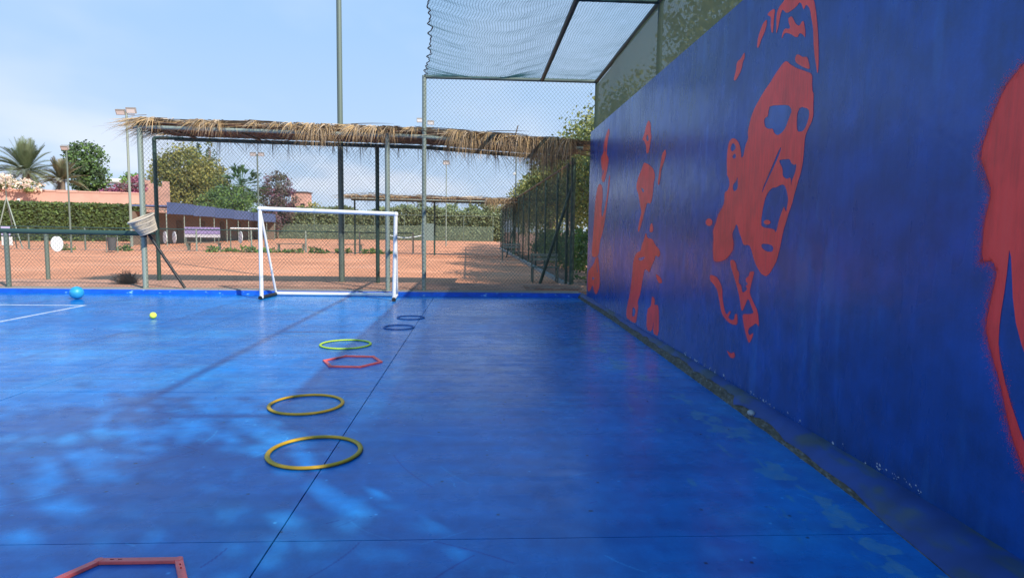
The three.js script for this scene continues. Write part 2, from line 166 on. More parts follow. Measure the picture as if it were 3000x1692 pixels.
const courtMap = (() => {
  const lines = new Float32Array(CW * CH);
  const put = (x, z, a) => { const i = Math.round((x - X0) / (X1 - X0) * CW), j = Math.round((z - Z0) / (Z1 - Z0) * CH); if (i >= 0 && j >= 0 && i < CW && j < CH) lines[j * CW + i] += a; };
  for (const [x, z, a, L, s] of scuffs) { const sh = (s < 0.5 ? 1 : -1) * (0.02 + 0.07 * hash(s * 1e6 | 0, 3, 1)), cu = (hash(s * 1e6 | 0, 7, 1) - 0.5) * 2; for (let t = 0; t < L; t += 0.004) { const an = a + cu * t; put(x + Math.cos(an) * t, z + Math.sin(an) * t, sh); } }
  return tex(CW, CH, (u, v, o) => {
    const x = X0 + u * (X1 - X0), z = Z0 + v * (Z1 - Z0);
    const n = fbm(x * 0.55, z * 0.55, 1, 5) - 0.5, f2 = fbm(x * 4, z * 1.2, 8, 4) - 0.5, roll = fbm(x * 0.8, z * 9, 14, 4) - 0.5, gr = hash(u * CW | 0, v * CH | 0, 2) - 0.5;
    const mot = fbm(x * 14, z * 11, 17, 4) - 0.5, blot = fbm(x * 2.3 + 7, z * 2.3, 19, 5) - 0.5;
    const f = 1 + n * 0.30 + f2 * 0.18 + roll * 0.24 + mot * 0.22 + blot * 0.20 + gr * 0.07;
    let r = 0.035 * f, g = 0.42 * f, b = 0.72 * (1 + (f - 1) * 0.7);
    const dust = sstep(0.52, 0.78, fbm(x * 1.3 + 5, z * 1.3, 61, 5)) * 0.16; r += dust * 0.5; g += dust * 0.36; b += dust * 0.16;
    const l = lines[(v * CH | 0) * CW + (u * CW | 0)]; r += l; g += l; b += l * 0.7;
    let w = 0; for (const p of wear) { const dx = (x - p[0]) / p[2], dz = (z - p[1]) / p[3], d = dx * dx + dz * dz; if (d < 4) w = Math.max(w, sstep(0.50, 0.57, fbm(x * 11 + z * 3, z * 9 - x * 4, 91, 5) * 1.25 + 0.06 - 0.24 * d) * (0.45 + 0.45 * vnoise(x * 40, z * 30, 93))); }
    if (x > 1.3) w = Math.max(w, sstep(0.70, 0.76, fbm(x * 14, z * 4, 97, 4)) * 0.6);
    r += (0.45 - r) * w * 0.75; g += (0.58 - g) * w * 0.75; b += (0.66 - b) * w * 0.75;
    const sp = hash((x * 60) | 0, (z * 60) | 0, 77); if (sp > 0.9991) { r += 0.2; g += 0.2; b += 0.15; } else if (sp < 0.0008) { r *= 0.5; g *= 0.5; b *= 0.5; }
    o[0] = r; o[1] = g; o[2] = b;
  });
})();
const courtRough = tex(1024, 1024, (u, v, o) => { const x = u * 16, z = v * 17; const n = fbm(x * 0.7, z * 0.7, 51, 4), s = fbm(x * 1.2, z * 12, 53, 3), k = fbm(x * 9, z * 9, 55, 3); o[0] = o[1] = o[2] = 0.20 + 0.17 * n + 0.16 * (s - 0.5) + 0.14 * (k - 0.5); }, false);
const courtBump = tex(512, 512, (u, v, o) => { const n = fbm(u * 24, v * 60, 57, 4, 24, 60) * 0.7 + fbm(u * 6, v * 6, 58, 3, 6, 6) * 0.3; o[0] = o[1] = o[2] = n; }, false, [7, 7]);
const courtMat = new THREE.MeshPhysicalMaterial({ color: 0xffffff, roughness: 1, ior: 1.46, specularColor: lin(0.75, 0.92, 1), map: courtMap, roughnessMap: courtRough, bumpMap: courtBump, bumpScale: 0.0009 });
const court = new THREE.Group(); court.name = 'blue_court'; court.userData.kind = 'structure'; scene.add(court);
{
  const xs = [X0, -10.5, -7.35, -4.18, -1.0, X1], zs = [Z0, -11.9, -8.93, -5.93, -3.04, 0, Z1];
  mesh('joint_filler', from(X0, X1, -0.05, Z0, -0.02, Z1), mat([0.008, 0.013, 0.03], 0.95), court);
  for (let i = 0; i < xs.length - 1; i++) for (let j = 0; j < zs.length - 1; j++) {
    // the joint along the court is wide; the cross joints left of it are hairlines
    const gx = 0.0042, gz = (j === 3 || j === 4) ? 0.003 : 0.0018, a = xs[i] + (i ? gx : 0), b = xs[i + 1] - (i < 4 ? gx : 0), lift = -hash(i, j, 4) * 0.0012;
    const g = from(a, b, -0.02, zs[j] + gz, lift, zs[j + 1] - gz); planarUV(g, x => (x - X0) / (X1 - X0), (x, y, z) => (z - Z0) / (Z1 - Z0));
    mesh('slab', g, courtMat, court);
  }
}
const lineMat = mat(0xffffff, 0.6, { map: tex(256, 256, (u, v, o) => { const n = fbm(u * 20, v * 20, 33, 4, 20, 20); const f = 0.72 + 0.22 * n; o[0] = f * 0.93; o[1] = f * 0.96; o[2] = f; }) });
{
  const m = struct('court_marking', mergeGeometries([from(-7.555, -7.505, 0.0005, -12.36, 0.004, 1), from(-13.5, -7.505, 0.0005, -12.41, 0.004, -12.361)]), lineMat);
  planarUV(m.geometry, x => x, (x, y, z) => z);
}
// low painted kerb closing the far end of the court
const kerbPaint = mat(0xffffff, 0.5, { map: tex(512, 64, (u, v, o) => { const n = fbm(u * 60, v * 4, 71, 4, 60, 4), w = sstep(0.74, 0.80, fbm(u * 90, v * 8, 72, 4, 90, 8)); const f = 0.85 + 0.3 * n; o[0] = 0.05 * f + 0.5 * w; o[1] = 0.36 * f + 0.4 * w; o[2] = 0.80 * f + 0.1 * w; }) });
{
  const k = thing('kerb', 'low bright blue painted kerb along the foot of the far wire fence', 'kerb');
  mesh('kerb_face', planarUV(from(X0 - 2, 2.44, -0.02, -14.93, 0.098, -14.56), (x, y, z) => x / 8, (x, y, z) => (y - z) * 3), kerbPaint, k);
  const gb = new GB(), R = rng(8); let px = X0 - 2;      // chipped pale mortar cap
  const cap = []; for (let x = X0 - 2; x < 2.4; x += 0.9) cap.push(from(x + 0.004, Math.min(2.4, x + 0.896), 0.0985, -14.92, 0.112 + R() * 0.006, -14.568 - R() * 0.012));
  for (const c of cap) mesh('cap_stone', c, M.concrete, k);
}

// ---------- mural wall ----------
const WX = 2.45, WH = 3.72, WZ0 = -13.95, WZ1 = -0.3;
const wallTex = tex(2048, 512, (u, v, o) => {
  const x = u * 17, y = v * 3.72, n = fbm(x * 0.9, y * 0.9, 101, 4) - 0.5, s = fbm(x * 38, y * 1.1, 103, 3) - 0.5, s2 = fbm(x * 12, y * 0.5, 107, 3) - 0.5, g = hash(u * 2048 | 0, v * 512 | 0, 5) - 0.5;
  const mt = fbm(x * 7, y * 6, 127, 5) - 0.5; const f = 1 + n * 0.34 + s * 0.08 + s2 * 0.05 + mt * 0.34 + g * 0.07; o[0] = 0.03 * f; o[1] = 0.25 * f; o[2] = 0.54 * f;
  const st = sstep(0.66, 0.78, fbm(x * 5, y * 0.8 + 4, 109, 4)) * 0.10; o[0] += st * 0.5; o[1] += st * 0.55; o[2] += st * 0.5;
});
const wallRough = tex(1024, 512, (u, v, o) => { const x = u * 17, y = v * 3.72; o[0] = o[1] = o[2] = 0.20 + 0.14 * fbm(x * 16, y * 4, 113, 3) + 0.20 * (fbm(x, y, 117, 3) - 0.5); }, false);
const wallBump = tex(2048, 512, (u, v, o) => { o[0] = o[1] = o[2] = 0.35 * fbm(u * 160, v * 14, 121, 4, 160, 14) + 0.65 * fbm(u * 60, v * 50, 123, 5, 60, 50); }, false, [3, 1]);
const wallMat = new THREE.MeshPhysicalMaterial({ color: 0xffffff, roughness: 1, ior: 1.54, specularColor: lin(0.62, 0.85, 1), map: wallTex, roughnessMap: wallRough, bumpMap: wallBump, bumpScale: 0.0022 });
const redMat = mat(0xffffff, 0.4, { map: tex(512, 512, (u, v, o) => { const n = fbm(u * 10, v * 8, 131, 5, 10, 8) - 0.5, s = fbm(u * 120, v * 10, 133, 3, 120, 10) - 0.5, f = 1 + n * 0.32 + s * 0.14; o[0] = 0.97 * f; o[1] = 0.26 * f; o[2] = 0.23 * f; }), bumpMap: wallBump, bumpScale: 0.0022 });
{
  const w = thing('mural_wall', 'long tall blue painted wall with red stencil portraits along the right side', 'wall', [WX, 0, 0]);
  const g = from(0, 0.2, -0.04, WZ0, WH, WZ1); mesh('wall_body', planarUV(g, (x, y, z) => (z - WZ0) / 17, (x, y) => y / 3.72), wallMat, w);
  const part = { shouting_face: 'painted_face', hair: 'painted_hair', collar: 'painted_collar', figure_hand_up: 'painted_figure', figure_standing: 'painted_figure', red_silhouette: 'painted_silhouette' };
  const lab = { shouting_face: 'huge red stencil face with wide open mouth', hair: 'red stencil strokes of hair above the face', collar: 'red stencil collar lines below the face', figure_hand_up: 'small red stencil figure with one arm raised', figure_standing: 'narrow red stencil figure at the far end of the wall', red_silhouette: 'cropped red stencil shape at the near end of the wall' };
  for (const k in MURAL) {
    const gs = MURAL[k].map(([out, holes]) => {
      const smooth = (pts) => { const q = []; for (let i = 0; i < pts.length; i++) { const a = pts[i], b = pts[(i + 1) % pts.length]; q.push(new THREE.Vector2(a[0] * 0.78 + b[0] * 0.22, a[1] * 0.78 + b[1] * 0.22), new THREE.Vector2(a[0] * 0.22 + b[0] * 0.78, a[1] * 0.22 + b[1] * 0.78)); } return q; };
      const s = new THREE.Shape(smooth(out)); for (const h of holes) s.holes.push(new THREE.Path(smooth(h)));
      const f = new THREE.ShapeGeometry(s), p = f.attributes.position, n = f.attributes.normal;
      for (let i = 0; i < p.count; i++) { const z = p.getX(i), y = p.getY(i); p.setXYZ(i, -0.002, y, z); n.setXYZ(i, -1, 0, 0); }
      return planarUV(f, (x, y, z) => z / 2, (x, y) => y / 2);
    });
    mesh(part[k], mergeGeometries(gs), redMat, w).userData.label = lab[k];
  }
  // fine spray speckle that softens the edges of the near shape and of the neck
  {
    const R = rng(47), sp = new GB(); const dot = (z, y, r) => { const c = sp.v(-0.0023, y, z); for (let k = 0; k < 5; k++) sp.v(-0.0023, y + Math.sin(k * 1.2566) * r, z + Math.cos(k * 1.2566) * r); for (let k = 0; k < 5; k++) sp.i.push(c, c + 1 + (k + 1) % 5, c + 1 + k); };
    const along = (pts, i0, i1, n, spread) => { for (let i = i0; i < i1; i++) { const a = pts[i], b = pts[i + 1], L = Math.hypot(b[0] - a[0], b[1] - a[1]); for (let k = 0; k < n * L; k++) { const t = R(), o = Math.abs(R() + R() + R() - 1.5) * spread; const an = R() * 6.283; dot(a[0] + (b[0] - a[0]) * t + Math.cos(an) * o, a[1] + (b[1] - a[1]) * t + Math.sin(an) * o, 0.0006 + R() * R() * 0.0016); } } };
    along(MURAL.red_silhouette[0][0], 1, 17, 9000, 0.055); along(MURAL.shouting_face[0][0], 44, 58, 3500, 0.06); along(MURAL.shouting_face[2][0], 0, 9, 900, 0.08);
    for (const s of MURAL.collar) along(s[0], 0, s[0].length - 1, 180, 0.02); for (const s of MURAL.shouting_face.slice(0, 1)) along(s[0], 0, 40, 160, 0.02);
    mesh('paint_overspray', sp.geo(), redMat, w).userData.kind = 'stuff';
  }
  // flakes where the paint has come off along the foot of the wall
  const R = rng(19), gb = new GB();
  const chip = (z, y, s) => { const c = gb.v(-0.002, y, z), n = 6; let f = 0; for (let k = 0; k < n; k++) { const a = k / n * 6.283, r = s * (0.4 + R()); const q = gb.v(-0.002, y + Math.sin(a) * r, z + Math.cos(a) * r * 1.4); if (k) gb.i.push(c, q - 1, q); else f = q; } gb.i.push(c, gb.n - 1, f); };
  for (let k = 0; k < 26; k++) chip(-3.62 + R() * 0.42, 0.135 + Math.abs(R() - 0.5) * 0.07, 0.002 + R() * R() * 0.010);
  for (let k = 0; k < 34; k++) chip(-7.2 + R() * 1.3, 0.125 + R() * R() * 0.05, 0.002 + R() * R() * 0.018);
  for (let k = 0; k < 20; k++) chip(-5.4 + R() * 0.9, 0.122 + R() * R() * 0.04, 0.002 + R() * R() * 0.015);
  for (let k = 0; k < 22; k++) chip(-13.5 + R() * 10, 0.125 + R() * R() * 0.05, 0.004 + R() * 0.008);
  mesh('bare_plaster_chips', gb.geo(), mat([0.36, 0.41, 0.50], 0.9, { side: THREE.DoubleSide }), w).userData.kind = 'stuff';
}
// sloping mortar kerb at the foot of the wall, its paint broken away along the lower edge
{
  const k = thing('wall_footing', 'sloped blue footing with broken grey concrete edge below the mural wall', 'kerb');
  const foot = z => { const t = [[-14.6, 2.35], [-10.6, 2.365], [-5.6, 2.30], [-3.3, 2.235], [-2.2, 2.13], [3, 2.0]]; for (let i = 0; i < t.length - 1; i++) if (z <= t[i + 1][0]) return t[i][1] + (t[i + 1][1] - t[i][1]) * Math.max(0, (z - t[i][0]) / (t[i + 1][0] - t[i][0])); return 2; };
  const grey = z => { const t = [[-14.6, 0.42], [-10, 0.5], [-6.3, 0.52], [-5.5, 0.6], [-5.42, 0.1], [-5.3, 0.26], [-4.6, 0.22], [-4.0, 0.14], [-3.5, 0.18], [-3.25, 0.0], [3, 0]]; for (let i = 0; i < t.length - 1; i++) if (z <= t[i + 1][0]) return t[i][1] + (t[i + 1][1] - t[i][1]) * Math.max(0, (z - t[i][0]) / (t[i + 1][0] - t[i][0])); return 0; };
  const top = new GB(), face = new GB(); let pt = null, pf = null;
  for (let z = -14.56; z <= -0.3; z += 0.05) {
    const f = foot(z), gq = grey(z), gr = gq > 0 ? Math.max(0.0, gq + (fbm(z * 5, 3, 7, 4) - 0.5) * 0.42 * Math.min(1, gq * 3)) : 0, h = 0.118 + (fbm(z * 2, 9, 5, 3) - 0.5) * 0.012, wv = (fbm(z * 3, 1, 6, 3) - 0.5) * 0.012;
    const ex = f + (WX - f) * gr * 0.75 + wv, ey = 0.004 + h * Math.pow(gr, 0.8);
    const n = 5, row = []; for (let i = 0; i <= n; i++) { const t = i / n, x = ex + (WX + 0.01 - ex) * t, y = ey + (h - ey) * Math.sin(t * Math.PI / 2) + (fbm(z * 9, t * 3, 2, 3) - 0.5) * 0.006; row.push(top.v(x, y, z)); }
    if (pt) for (let i = 0; i < n; i++) top.i.push(pt[i], row[i], row[i + 1], pt[i], row[i + 1], pt[i + 1]); pt = row;
    const fr = []; for (let i = 0; i <= 6; i++) { const t = i / 6, bump = (fbm(z * 22, t * 5, 12, 4) - 0.5) * 0.032 * Math.min(1, gr * 6) * (1 - Math.pow(t, 6)); fr.push(face.v(f - 0.004 + (ex - f + 0.006) * t + 0.02 * Math.sin(t * Math.PI) * gr + bump, -0.004 + (ey + 0.002) * t + bump * 0.3, z)); }
    if (pf) for (let i = 0; i < 6; i++) face.i.push(pf[i], fr[i], fr[i + 1], pf[i], fr[i + 1], pf[i + 1]); pf = fr;
  }
  const tm = mat(0xffffff, 0.6, { side: THREE.DoubleSide, map: tex(1024, 64, (u, v, o) => { const n = fbm(u * 110, v * 3, 141, 4, 110, 3), w = sstep(0.48, 0.72, fbm(u * 60, v * 5, 143, 4, 60, 5)), f = 0.8 + 0.36 * n; o[0] = 0.10 * f + 0.12 * w; o[1] = 0.24 * f + 0.05 * w; o[2] = 0.50 * f - 0.14 * w; }) });
  mesh('painted_slope', planarUV(top.geo(), (x, y, z) => z / 17, x => (x - 2) * 2), tm, k);
  mesh('broken_edge', planarUV(face.geo(), (x, y, z) => z * 0.8, (x, y) => y * 6), mat(0xffffff, 1, { side: THREE.DoubleSide, map: tex(512, 256, (u, v, o) => { const n = fbm(u * 40, v * 14, 151, 5, 40, 14), k2 = sstep(0.56, 0.7, fbm(u * 25, v * 10, 153, 4, 25, 10)), f = 0.42 + 0.75 * n; o[0] = 0.40 * f + 0.08 * k2; o[1] = 0.38 * f + 0.09 * k2; o[2] = 0.33 * f + 0.12 * k2; }) }), k);
  const st = mesh('loose_stone', new THREE.DodecahedronGeometry(0.03, 1).scale(1, 0.8, 1.5).translate(2.31, 0.05, -5.05), mat([0.34, 0.36, 0.38], 0.95), k);
}

// ---------- wire fence on the kerb ----------
const FZ = -14.76, FB = 0.112;
{
  const f = thing('chain_link_fence', 'green wire mesh fence standing on the blue kerb behind the goal', 'fence', [0, 0, FZ]);
  const post = (x, h, r, m) => mesh('post', bar([x, FB, 0], [x, h, 0], r, 14), m, f);
  post(-10.61, 1.34, 0.05, M.post); post(-13.4, 1.34, 0.05, M.post); post(-7.6, 3.74, 0.06, M.pale); post(-2.1, 3.72, 0.055, M.pale);
  mesh('rail', bar([-15.5, 1.40, 0], [-7.55, 1.36, 0], 0.058, 14), M.postDark, f);
  mesh('tension_wire', bar([-15.5, 1.285, 0.01], [-7.6, 1.27, 0.01], 0.006, 6), M.wire, f);
  mesh('strut', bar([-7.55, 1.46, 0.02], [-6.72, FB + 0.02, 0.02], 0.032, 12), M.black, f);
  mesh('clamp', bar([-7.6, 1.28, 0], [-7.6, 1.52, 0], 0.068, 14), M.black, f);
  mesh('wire_mesh', chainLink(-15.5, 0.05, -7.6, 0.05, FB, 1.36, 0.085, 0.0021).geo(), M.wire, f);
  mesh('wire_mesh', chainLink(-7.6, 0.05, -1.27, 0.05, FB, 3.7, 0.085, 0.0023).geo(), M.wire, f);
  mesh('wire_mesh', chainLink(-1.27, 0.05, 2.62, 0.05, FB, 4.95, 0.085, 0.0023).geo(), M.wire, f);
}
// ---------- ball cage: pipe frame, roof net and side screen ----------
{
  const c = thing('net_canopy', 'tall pipe frame with green net roof over the right part of the court', 'net canopy', [0, 0, 0]);
  const H = 5.0;
  mesh('post', bar([-1.26, FB, FZ - 0.01], [-1.26, H + 0.03, FZ - 0.01], 0.05, 14), M.pale, c);
  for (const z of [FZ, -9.65, -4.6, -0.35]) mesh('post', bar([2.71, 0.02, z], [2.71, H, z], 0.042, 12), M.postDark, c);
  mesh('beam', bar([-1.27, H, FZ], [2.71, H, FZ], 0.042, 12), M.post, c);
  mesh('beam', bar([2.70, H, FZ], [2.70, H, -0.32], 0.044, 12), M.postDark, c);
  mesh('beam', bar([1.44, H, FZ], [1.44, H, -0.32], 0.044, 12), M.postDark, c);
  for (const z of [-9.65, -4.6, -0.35]) mesh('cross_bar', bar([1.44, H, z], [2.70, H, z], 0.04, 12), M.postDark, c);
  const edge = z => { const t = (z - FZ) / 14.4; return -1.24 + 0.55 * Math.sin(Math.min(1, t) * Math.PI) + 0.02 * Math.sin(z * 9) + 0.015 * Math.sin(z * 23 + 1); };
  const P = (u, z) => { // u 0 at the free edge .. 1 at the wall beam
    const e = edge(z), x = e + (2.70 - e) * u, tz = (z - FZ) / 14.4, bay = x < 1.44 ? (x - e) / (1.44 - e) : (x - 1.44) / 1.26;
    const sag = (x < 1.44 ? 0.22 : 0.05) * Math.sin(bay * Math.PI) * Math.min(1, tz * 12) + (x < 1.44 ? 0.10 * (1 - bay) * Math.min(1, tz * 10) : 0);
    const fold = 0.035 * (vnoise(x * 2.2, z * 0.9, 301) - 0.5) + 0.02 * (vnoise(x * 6, z * 3, 305) - 0.5);
    return [x + 0.05 * (vnoise(x * 1.5, z * 0.8, 311) - 0.5), H + 0.02 - sag + fold, z + 0.12 * Math.sin(bay * Math.PI) * Math.min(1, tz * 20) * (x < 1.44 ? -1 : -0.4)];
  };
  const gb = new GB(), n1 = 82, zs = []; for (let z = FZ; z <= -0.36; z += 0.048) zs.push(z);
  for (let a = 0; a <= n1; a++) { let q = null; for (let j = 0; j < zs.length; j += 4) { const p = P(a / n1, zs[j]); if (q) gb.wire(...q, ...p, 0.0024); q = p; } }
  for (const z of zs) { let q = null; for (let a = 0; a <= 20; a++) { const p = P(a / 20, z); if (q) gb.wire(...q, ...p, 0.0022); q = p; } }
  mesh('roof_net', gb.geo(), M.net, c);
  const rope = new GB(); { let q = null; for (let z = FZ; z <= -0.36; z += 0.06) { const p = P(0, z); p[0] += 0.02 * Math.sin(z * 13); if (q) rope.wire(...q, ...p, 0.011); q = p; } } mesh('edge_rope', rope.geo(), M.black, c);
  const hem = new GB(); { const R = rng(3); for (let x = -1.2; x < 2.68; x += 0.11) hem.wire(x, H - 0.05, FZ + 0.02, x + 0.03, H + 0.055, FZ + 0.01, 0.008); } mesh('net_lashing', hem.geo(), M.black, c).userData.kind = 'stuff';
  // side screen above the wall: woven green cloth with a wire mesh behind it
  const sc = new THREE.PlaneGeometry(14.4, 1.95, 120, 14).rotateY(-Math.PI / 2).translate(2.675, 4.02, FZ + 7.2); const p = sc.attributes.position;
  for (let i = 0; i < p.count; i++) { const y = p.getY(i), z = p.getZ(i); p.setX(i, 2.672 + 0.035 * (vnoise(z * 1.2, y * 2, 401) - 0.5)); if (y > 4.9) p.setY(i, y - 0.03 - 0.09 * vnoise(z * 0.9, 1, 403)); } sc.computeVertexNormals();
  mesh('side_screen', sc, M.cloth, c);
  mesh('wire_mesh', chainLink(2.725, FZ, 2.725, -0.36, 3.1, 4.98, 0.06, 0.0022).geo(), M.pale, c);
}
// ---------- thatched pergolas ----------
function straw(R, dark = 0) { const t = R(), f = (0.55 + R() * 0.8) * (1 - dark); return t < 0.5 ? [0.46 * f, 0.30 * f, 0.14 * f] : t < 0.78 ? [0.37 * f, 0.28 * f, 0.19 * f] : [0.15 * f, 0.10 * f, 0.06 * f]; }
function strand(gb, R, x, y, z, dx, dy, dz, L, droop, w, c) {
  const pts = []; for (let k = 0; k <= 4; k++) { const t = k / 4; pts.push([x + dx * L * t, y + dy * L * t - droop * t * t, z + dz * L * t]); }
  const s = Math.hypot(dx, dz) || 1; gb.ribbon(pts, w, Math.abs(dy) > 0.8 ? [1, 0, 0.2] : [-dz / s * 0.6, 0.75, dx / s * 0.6], c);
}
function pergola(name, label, x0, x1, zf, zb, yAt, scale, n, clumps, seed, postsBack, group) {
  const g = thing(name, label, 'pergola', [0, 0, 0], group), R = rng(seed);
  // front and back pipes follow the roof height
  const seg = 8; for (let k = 0; k < seg; k++) { const a = x0 + (x1 - x0) * k / seg, b = x0 + (x1 - x0) * (k + 1) / seg; mesh('beam', bar([a, yAt(a) - 0.06, zf], [b, yAt(b) - 0.06, zf], 0.042, 10), M.pale, g); mesh('beam', bar([a, yAt(a) - 0.06, zb], [b, yAt(b) - 0.06, zb], 0.05, 10), M.postDark, g); }
  for (const [x, base] of postsBack) mesh('post', bar([x, base, zb], [x, yAt(x) - 0.06, zb], 0.052, 12), M.postDark, g);
  for (let x = x0 + 0.5; x < x1; x += 1.6) mesh('rafter', bar([x, yAt(x) - 0.02, zf], [x + 0.05, yAt(x) - 0.02, zb], 0.025, 8), M.bark, g);
  const sh = new GB(); { let pa = -1; for (let k = 0; k <= 40; k++) { const x = x0 + (x1 - x0) * k / 40, y = yAt(x) + 0.012; const a = sh.v(x, y, zf - 0.02), b = sh.v(x, y, zb + 0.02), c = sh.v(x, y + 0.05, zb + 0.02), d = sh.v(x, y + 0.05, zf - 0.02); if (pa >= 0) for (const [m, q] of [[0, 1], [1, 2], [2, 3], [3, 0]]) sh.i.push(pa + m, pa + q, a + q, pa + m, a + q, a + m); pa = a; } }
  mesh('reed_mat', sh.geo(), M.mat_, g);
  const gb = new GB(true);
  for (let k = 0; k < n; k++) {                                   // loose layer lying along the roof
    const x = x0 + R() * (x1 - x0), t = R(), z = zf + (zb - zf) * t, hump = 0.055 + 0.14 * scale * Math.sin(Math.min(1, t * 1.3) * Math.PI) * (0.5 + vnoise(x * 1.3, 3, seed)), y = yAt(x) + 0.05 + R() * hump, a = (R() - 0.5) * 0.7 + (R() < 0.5 ? Math.PI : 0);
    strand(gb, R, x, y, z, Math.cos(a), (R() - 0.45) * 0.12, Math.sin(a) * 0.6, 0.35 + R() * 0.9, 0.05 + R() * 0.08, 0.012 + R() * 0.016, straw(R));
  }
  for (let k = 0; k < n * 0.09; k++) {                            // thin ends poking over the front and back
    const x = x0 + R() * (x1 - x0), fr = R() < 0.6, y = yAt(x) + 0.06 + R() * 0.1; strand(gb, R, x, y, fr ? zf + 0.05 : zb - 0.05, (R() - 0.5) * 0.9, 0.05, fr ? 0.35 : -0.25, 0.2 + R() * 0.3, 0.05 + R() * 0.28, 0.010 + R() * 0.01, straw(R, 0.1));
  }
  mesh('thatch', gb.geo(), M.straw, g);
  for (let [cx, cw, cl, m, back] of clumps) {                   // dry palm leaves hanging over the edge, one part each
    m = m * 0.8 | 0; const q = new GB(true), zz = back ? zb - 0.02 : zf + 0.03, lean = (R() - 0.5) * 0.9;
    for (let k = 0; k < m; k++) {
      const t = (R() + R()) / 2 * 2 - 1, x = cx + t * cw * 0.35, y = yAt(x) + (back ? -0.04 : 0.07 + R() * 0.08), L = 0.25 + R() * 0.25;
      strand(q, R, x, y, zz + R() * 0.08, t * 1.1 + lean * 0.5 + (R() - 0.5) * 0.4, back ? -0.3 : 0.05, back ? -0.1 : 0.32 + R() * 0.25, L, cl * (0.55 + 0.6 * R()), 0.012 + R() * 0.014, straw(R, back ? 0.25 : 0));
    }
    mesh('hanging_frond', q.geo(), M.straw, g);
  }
  return g;
}
{
  const y1 = x => x < -1 ? 3.80 - 0.012 * (x + 7.6) : 3.72 - 0.095 * (x + 1) + 0.012 * (x + 1) ** 2;
  const R = rng(88), cl = [[-7.3, 0.5, 0.3, 60], [-6.2, 0.55, 0.34, 80], [-5.85, 0.4, 0.38, 60], [-5.0, 0.3, 0.25, 20], [-4.55, 0.4, 0.3, 30], [-4.2, 0.4, 0.3, 50], [-3.75, 0.8, 0.55, 170], [-3.4, 0.5, 0.5, 100], [-2.75, 0.6, 0.42, 90], [-2.3, 0.6, 0.42, 110], [-1.95, 0.4, 0.4, 60], [-1.5, 0.3, 0.3, 20],
    [-0.45, 0.6, 0.6, 130], [-0.1, 0.7, 0.62, 150], [0.25, 0.6, 0.52, 110], [0.6, 0.7, 0.5, 110], [0.95, 0.7, 0.58, 120], [1.25, 0.8, 0.78, 190], [1.5, 0.7, 0.85, 190], [1.8, 0.7, 0.8, 190], [2.1, 0.6, 0.62, 150], [1.35, 0.7, 0.6, 80, true], [1.75, 0.7, 0.7, 80, true]];
  for (let k = 0; k < 26; k++) cl.push([-6.8 + k * 0.36 + R() * 0.2, 0.25, 0.2 + R() * 0.4, 12 + R() * 16 | 0, true]);
  const g = pergola('thatched_pergola', 'near thatched pergola with dry palm leaves hanging between the two fences', -7.75, 2.42, FZ, -16.72, y1, 1, 2600, cl, 900, [[-2.64, 0.118], [2.5, 0.118]]);
  // broken leaves sticking out past the left end
  const q = new GB(true); for (let k = 0; k < 230; k++) { const t = R(), z = FZ + 0.1 - R() * 1.4, low = R() < 0.6; const dx = -0.9, L = 0.5 + R() * 0.55; strand(q, R, -7.6 + R() * 0.5, y1(-7.6) + 0.02 + R() * 0.18, z, dx, low ? -0.12 : 0.02, (R() - 0.5) * 0.5, L, low ? 0.12 + R() * 0.34 : 0.05 + R() * 0.1, 0.014 + R() * 0.014, straw(R, 0.05)); }
  mesh('hanging_frond', q.geo(), M.straw, g);
  mesh('stick', bar([0.82, 3.66, -15.3], [0.93, 4.05, -15.3], 0.016, 6), M.bark, g);
  const y2 = x => 3.22 - 0.008 * x, cl2 = []; for (let k = 0; k < 34; k++) cl2.push([-7.4 + k * 0.29, 0.4, 0.22 + R() * 0.2, 16 + R() * 14 | 0, R() < 0.3]); for (let k = 0; k < 8; k++) cl2.push([0.6 + k * 0.2, 0.5, 0.55 + R() * 0.25, 40]);
  pergola('thatched_pergola', 'far low thatched pergola beyond the first clay court', -7.5, 2.2, -35.9, -37.8, y2, 1.1, 900, cl2, 950, [[-7.3, 0], [-2.6, 0], [2.1, 0]]);
}
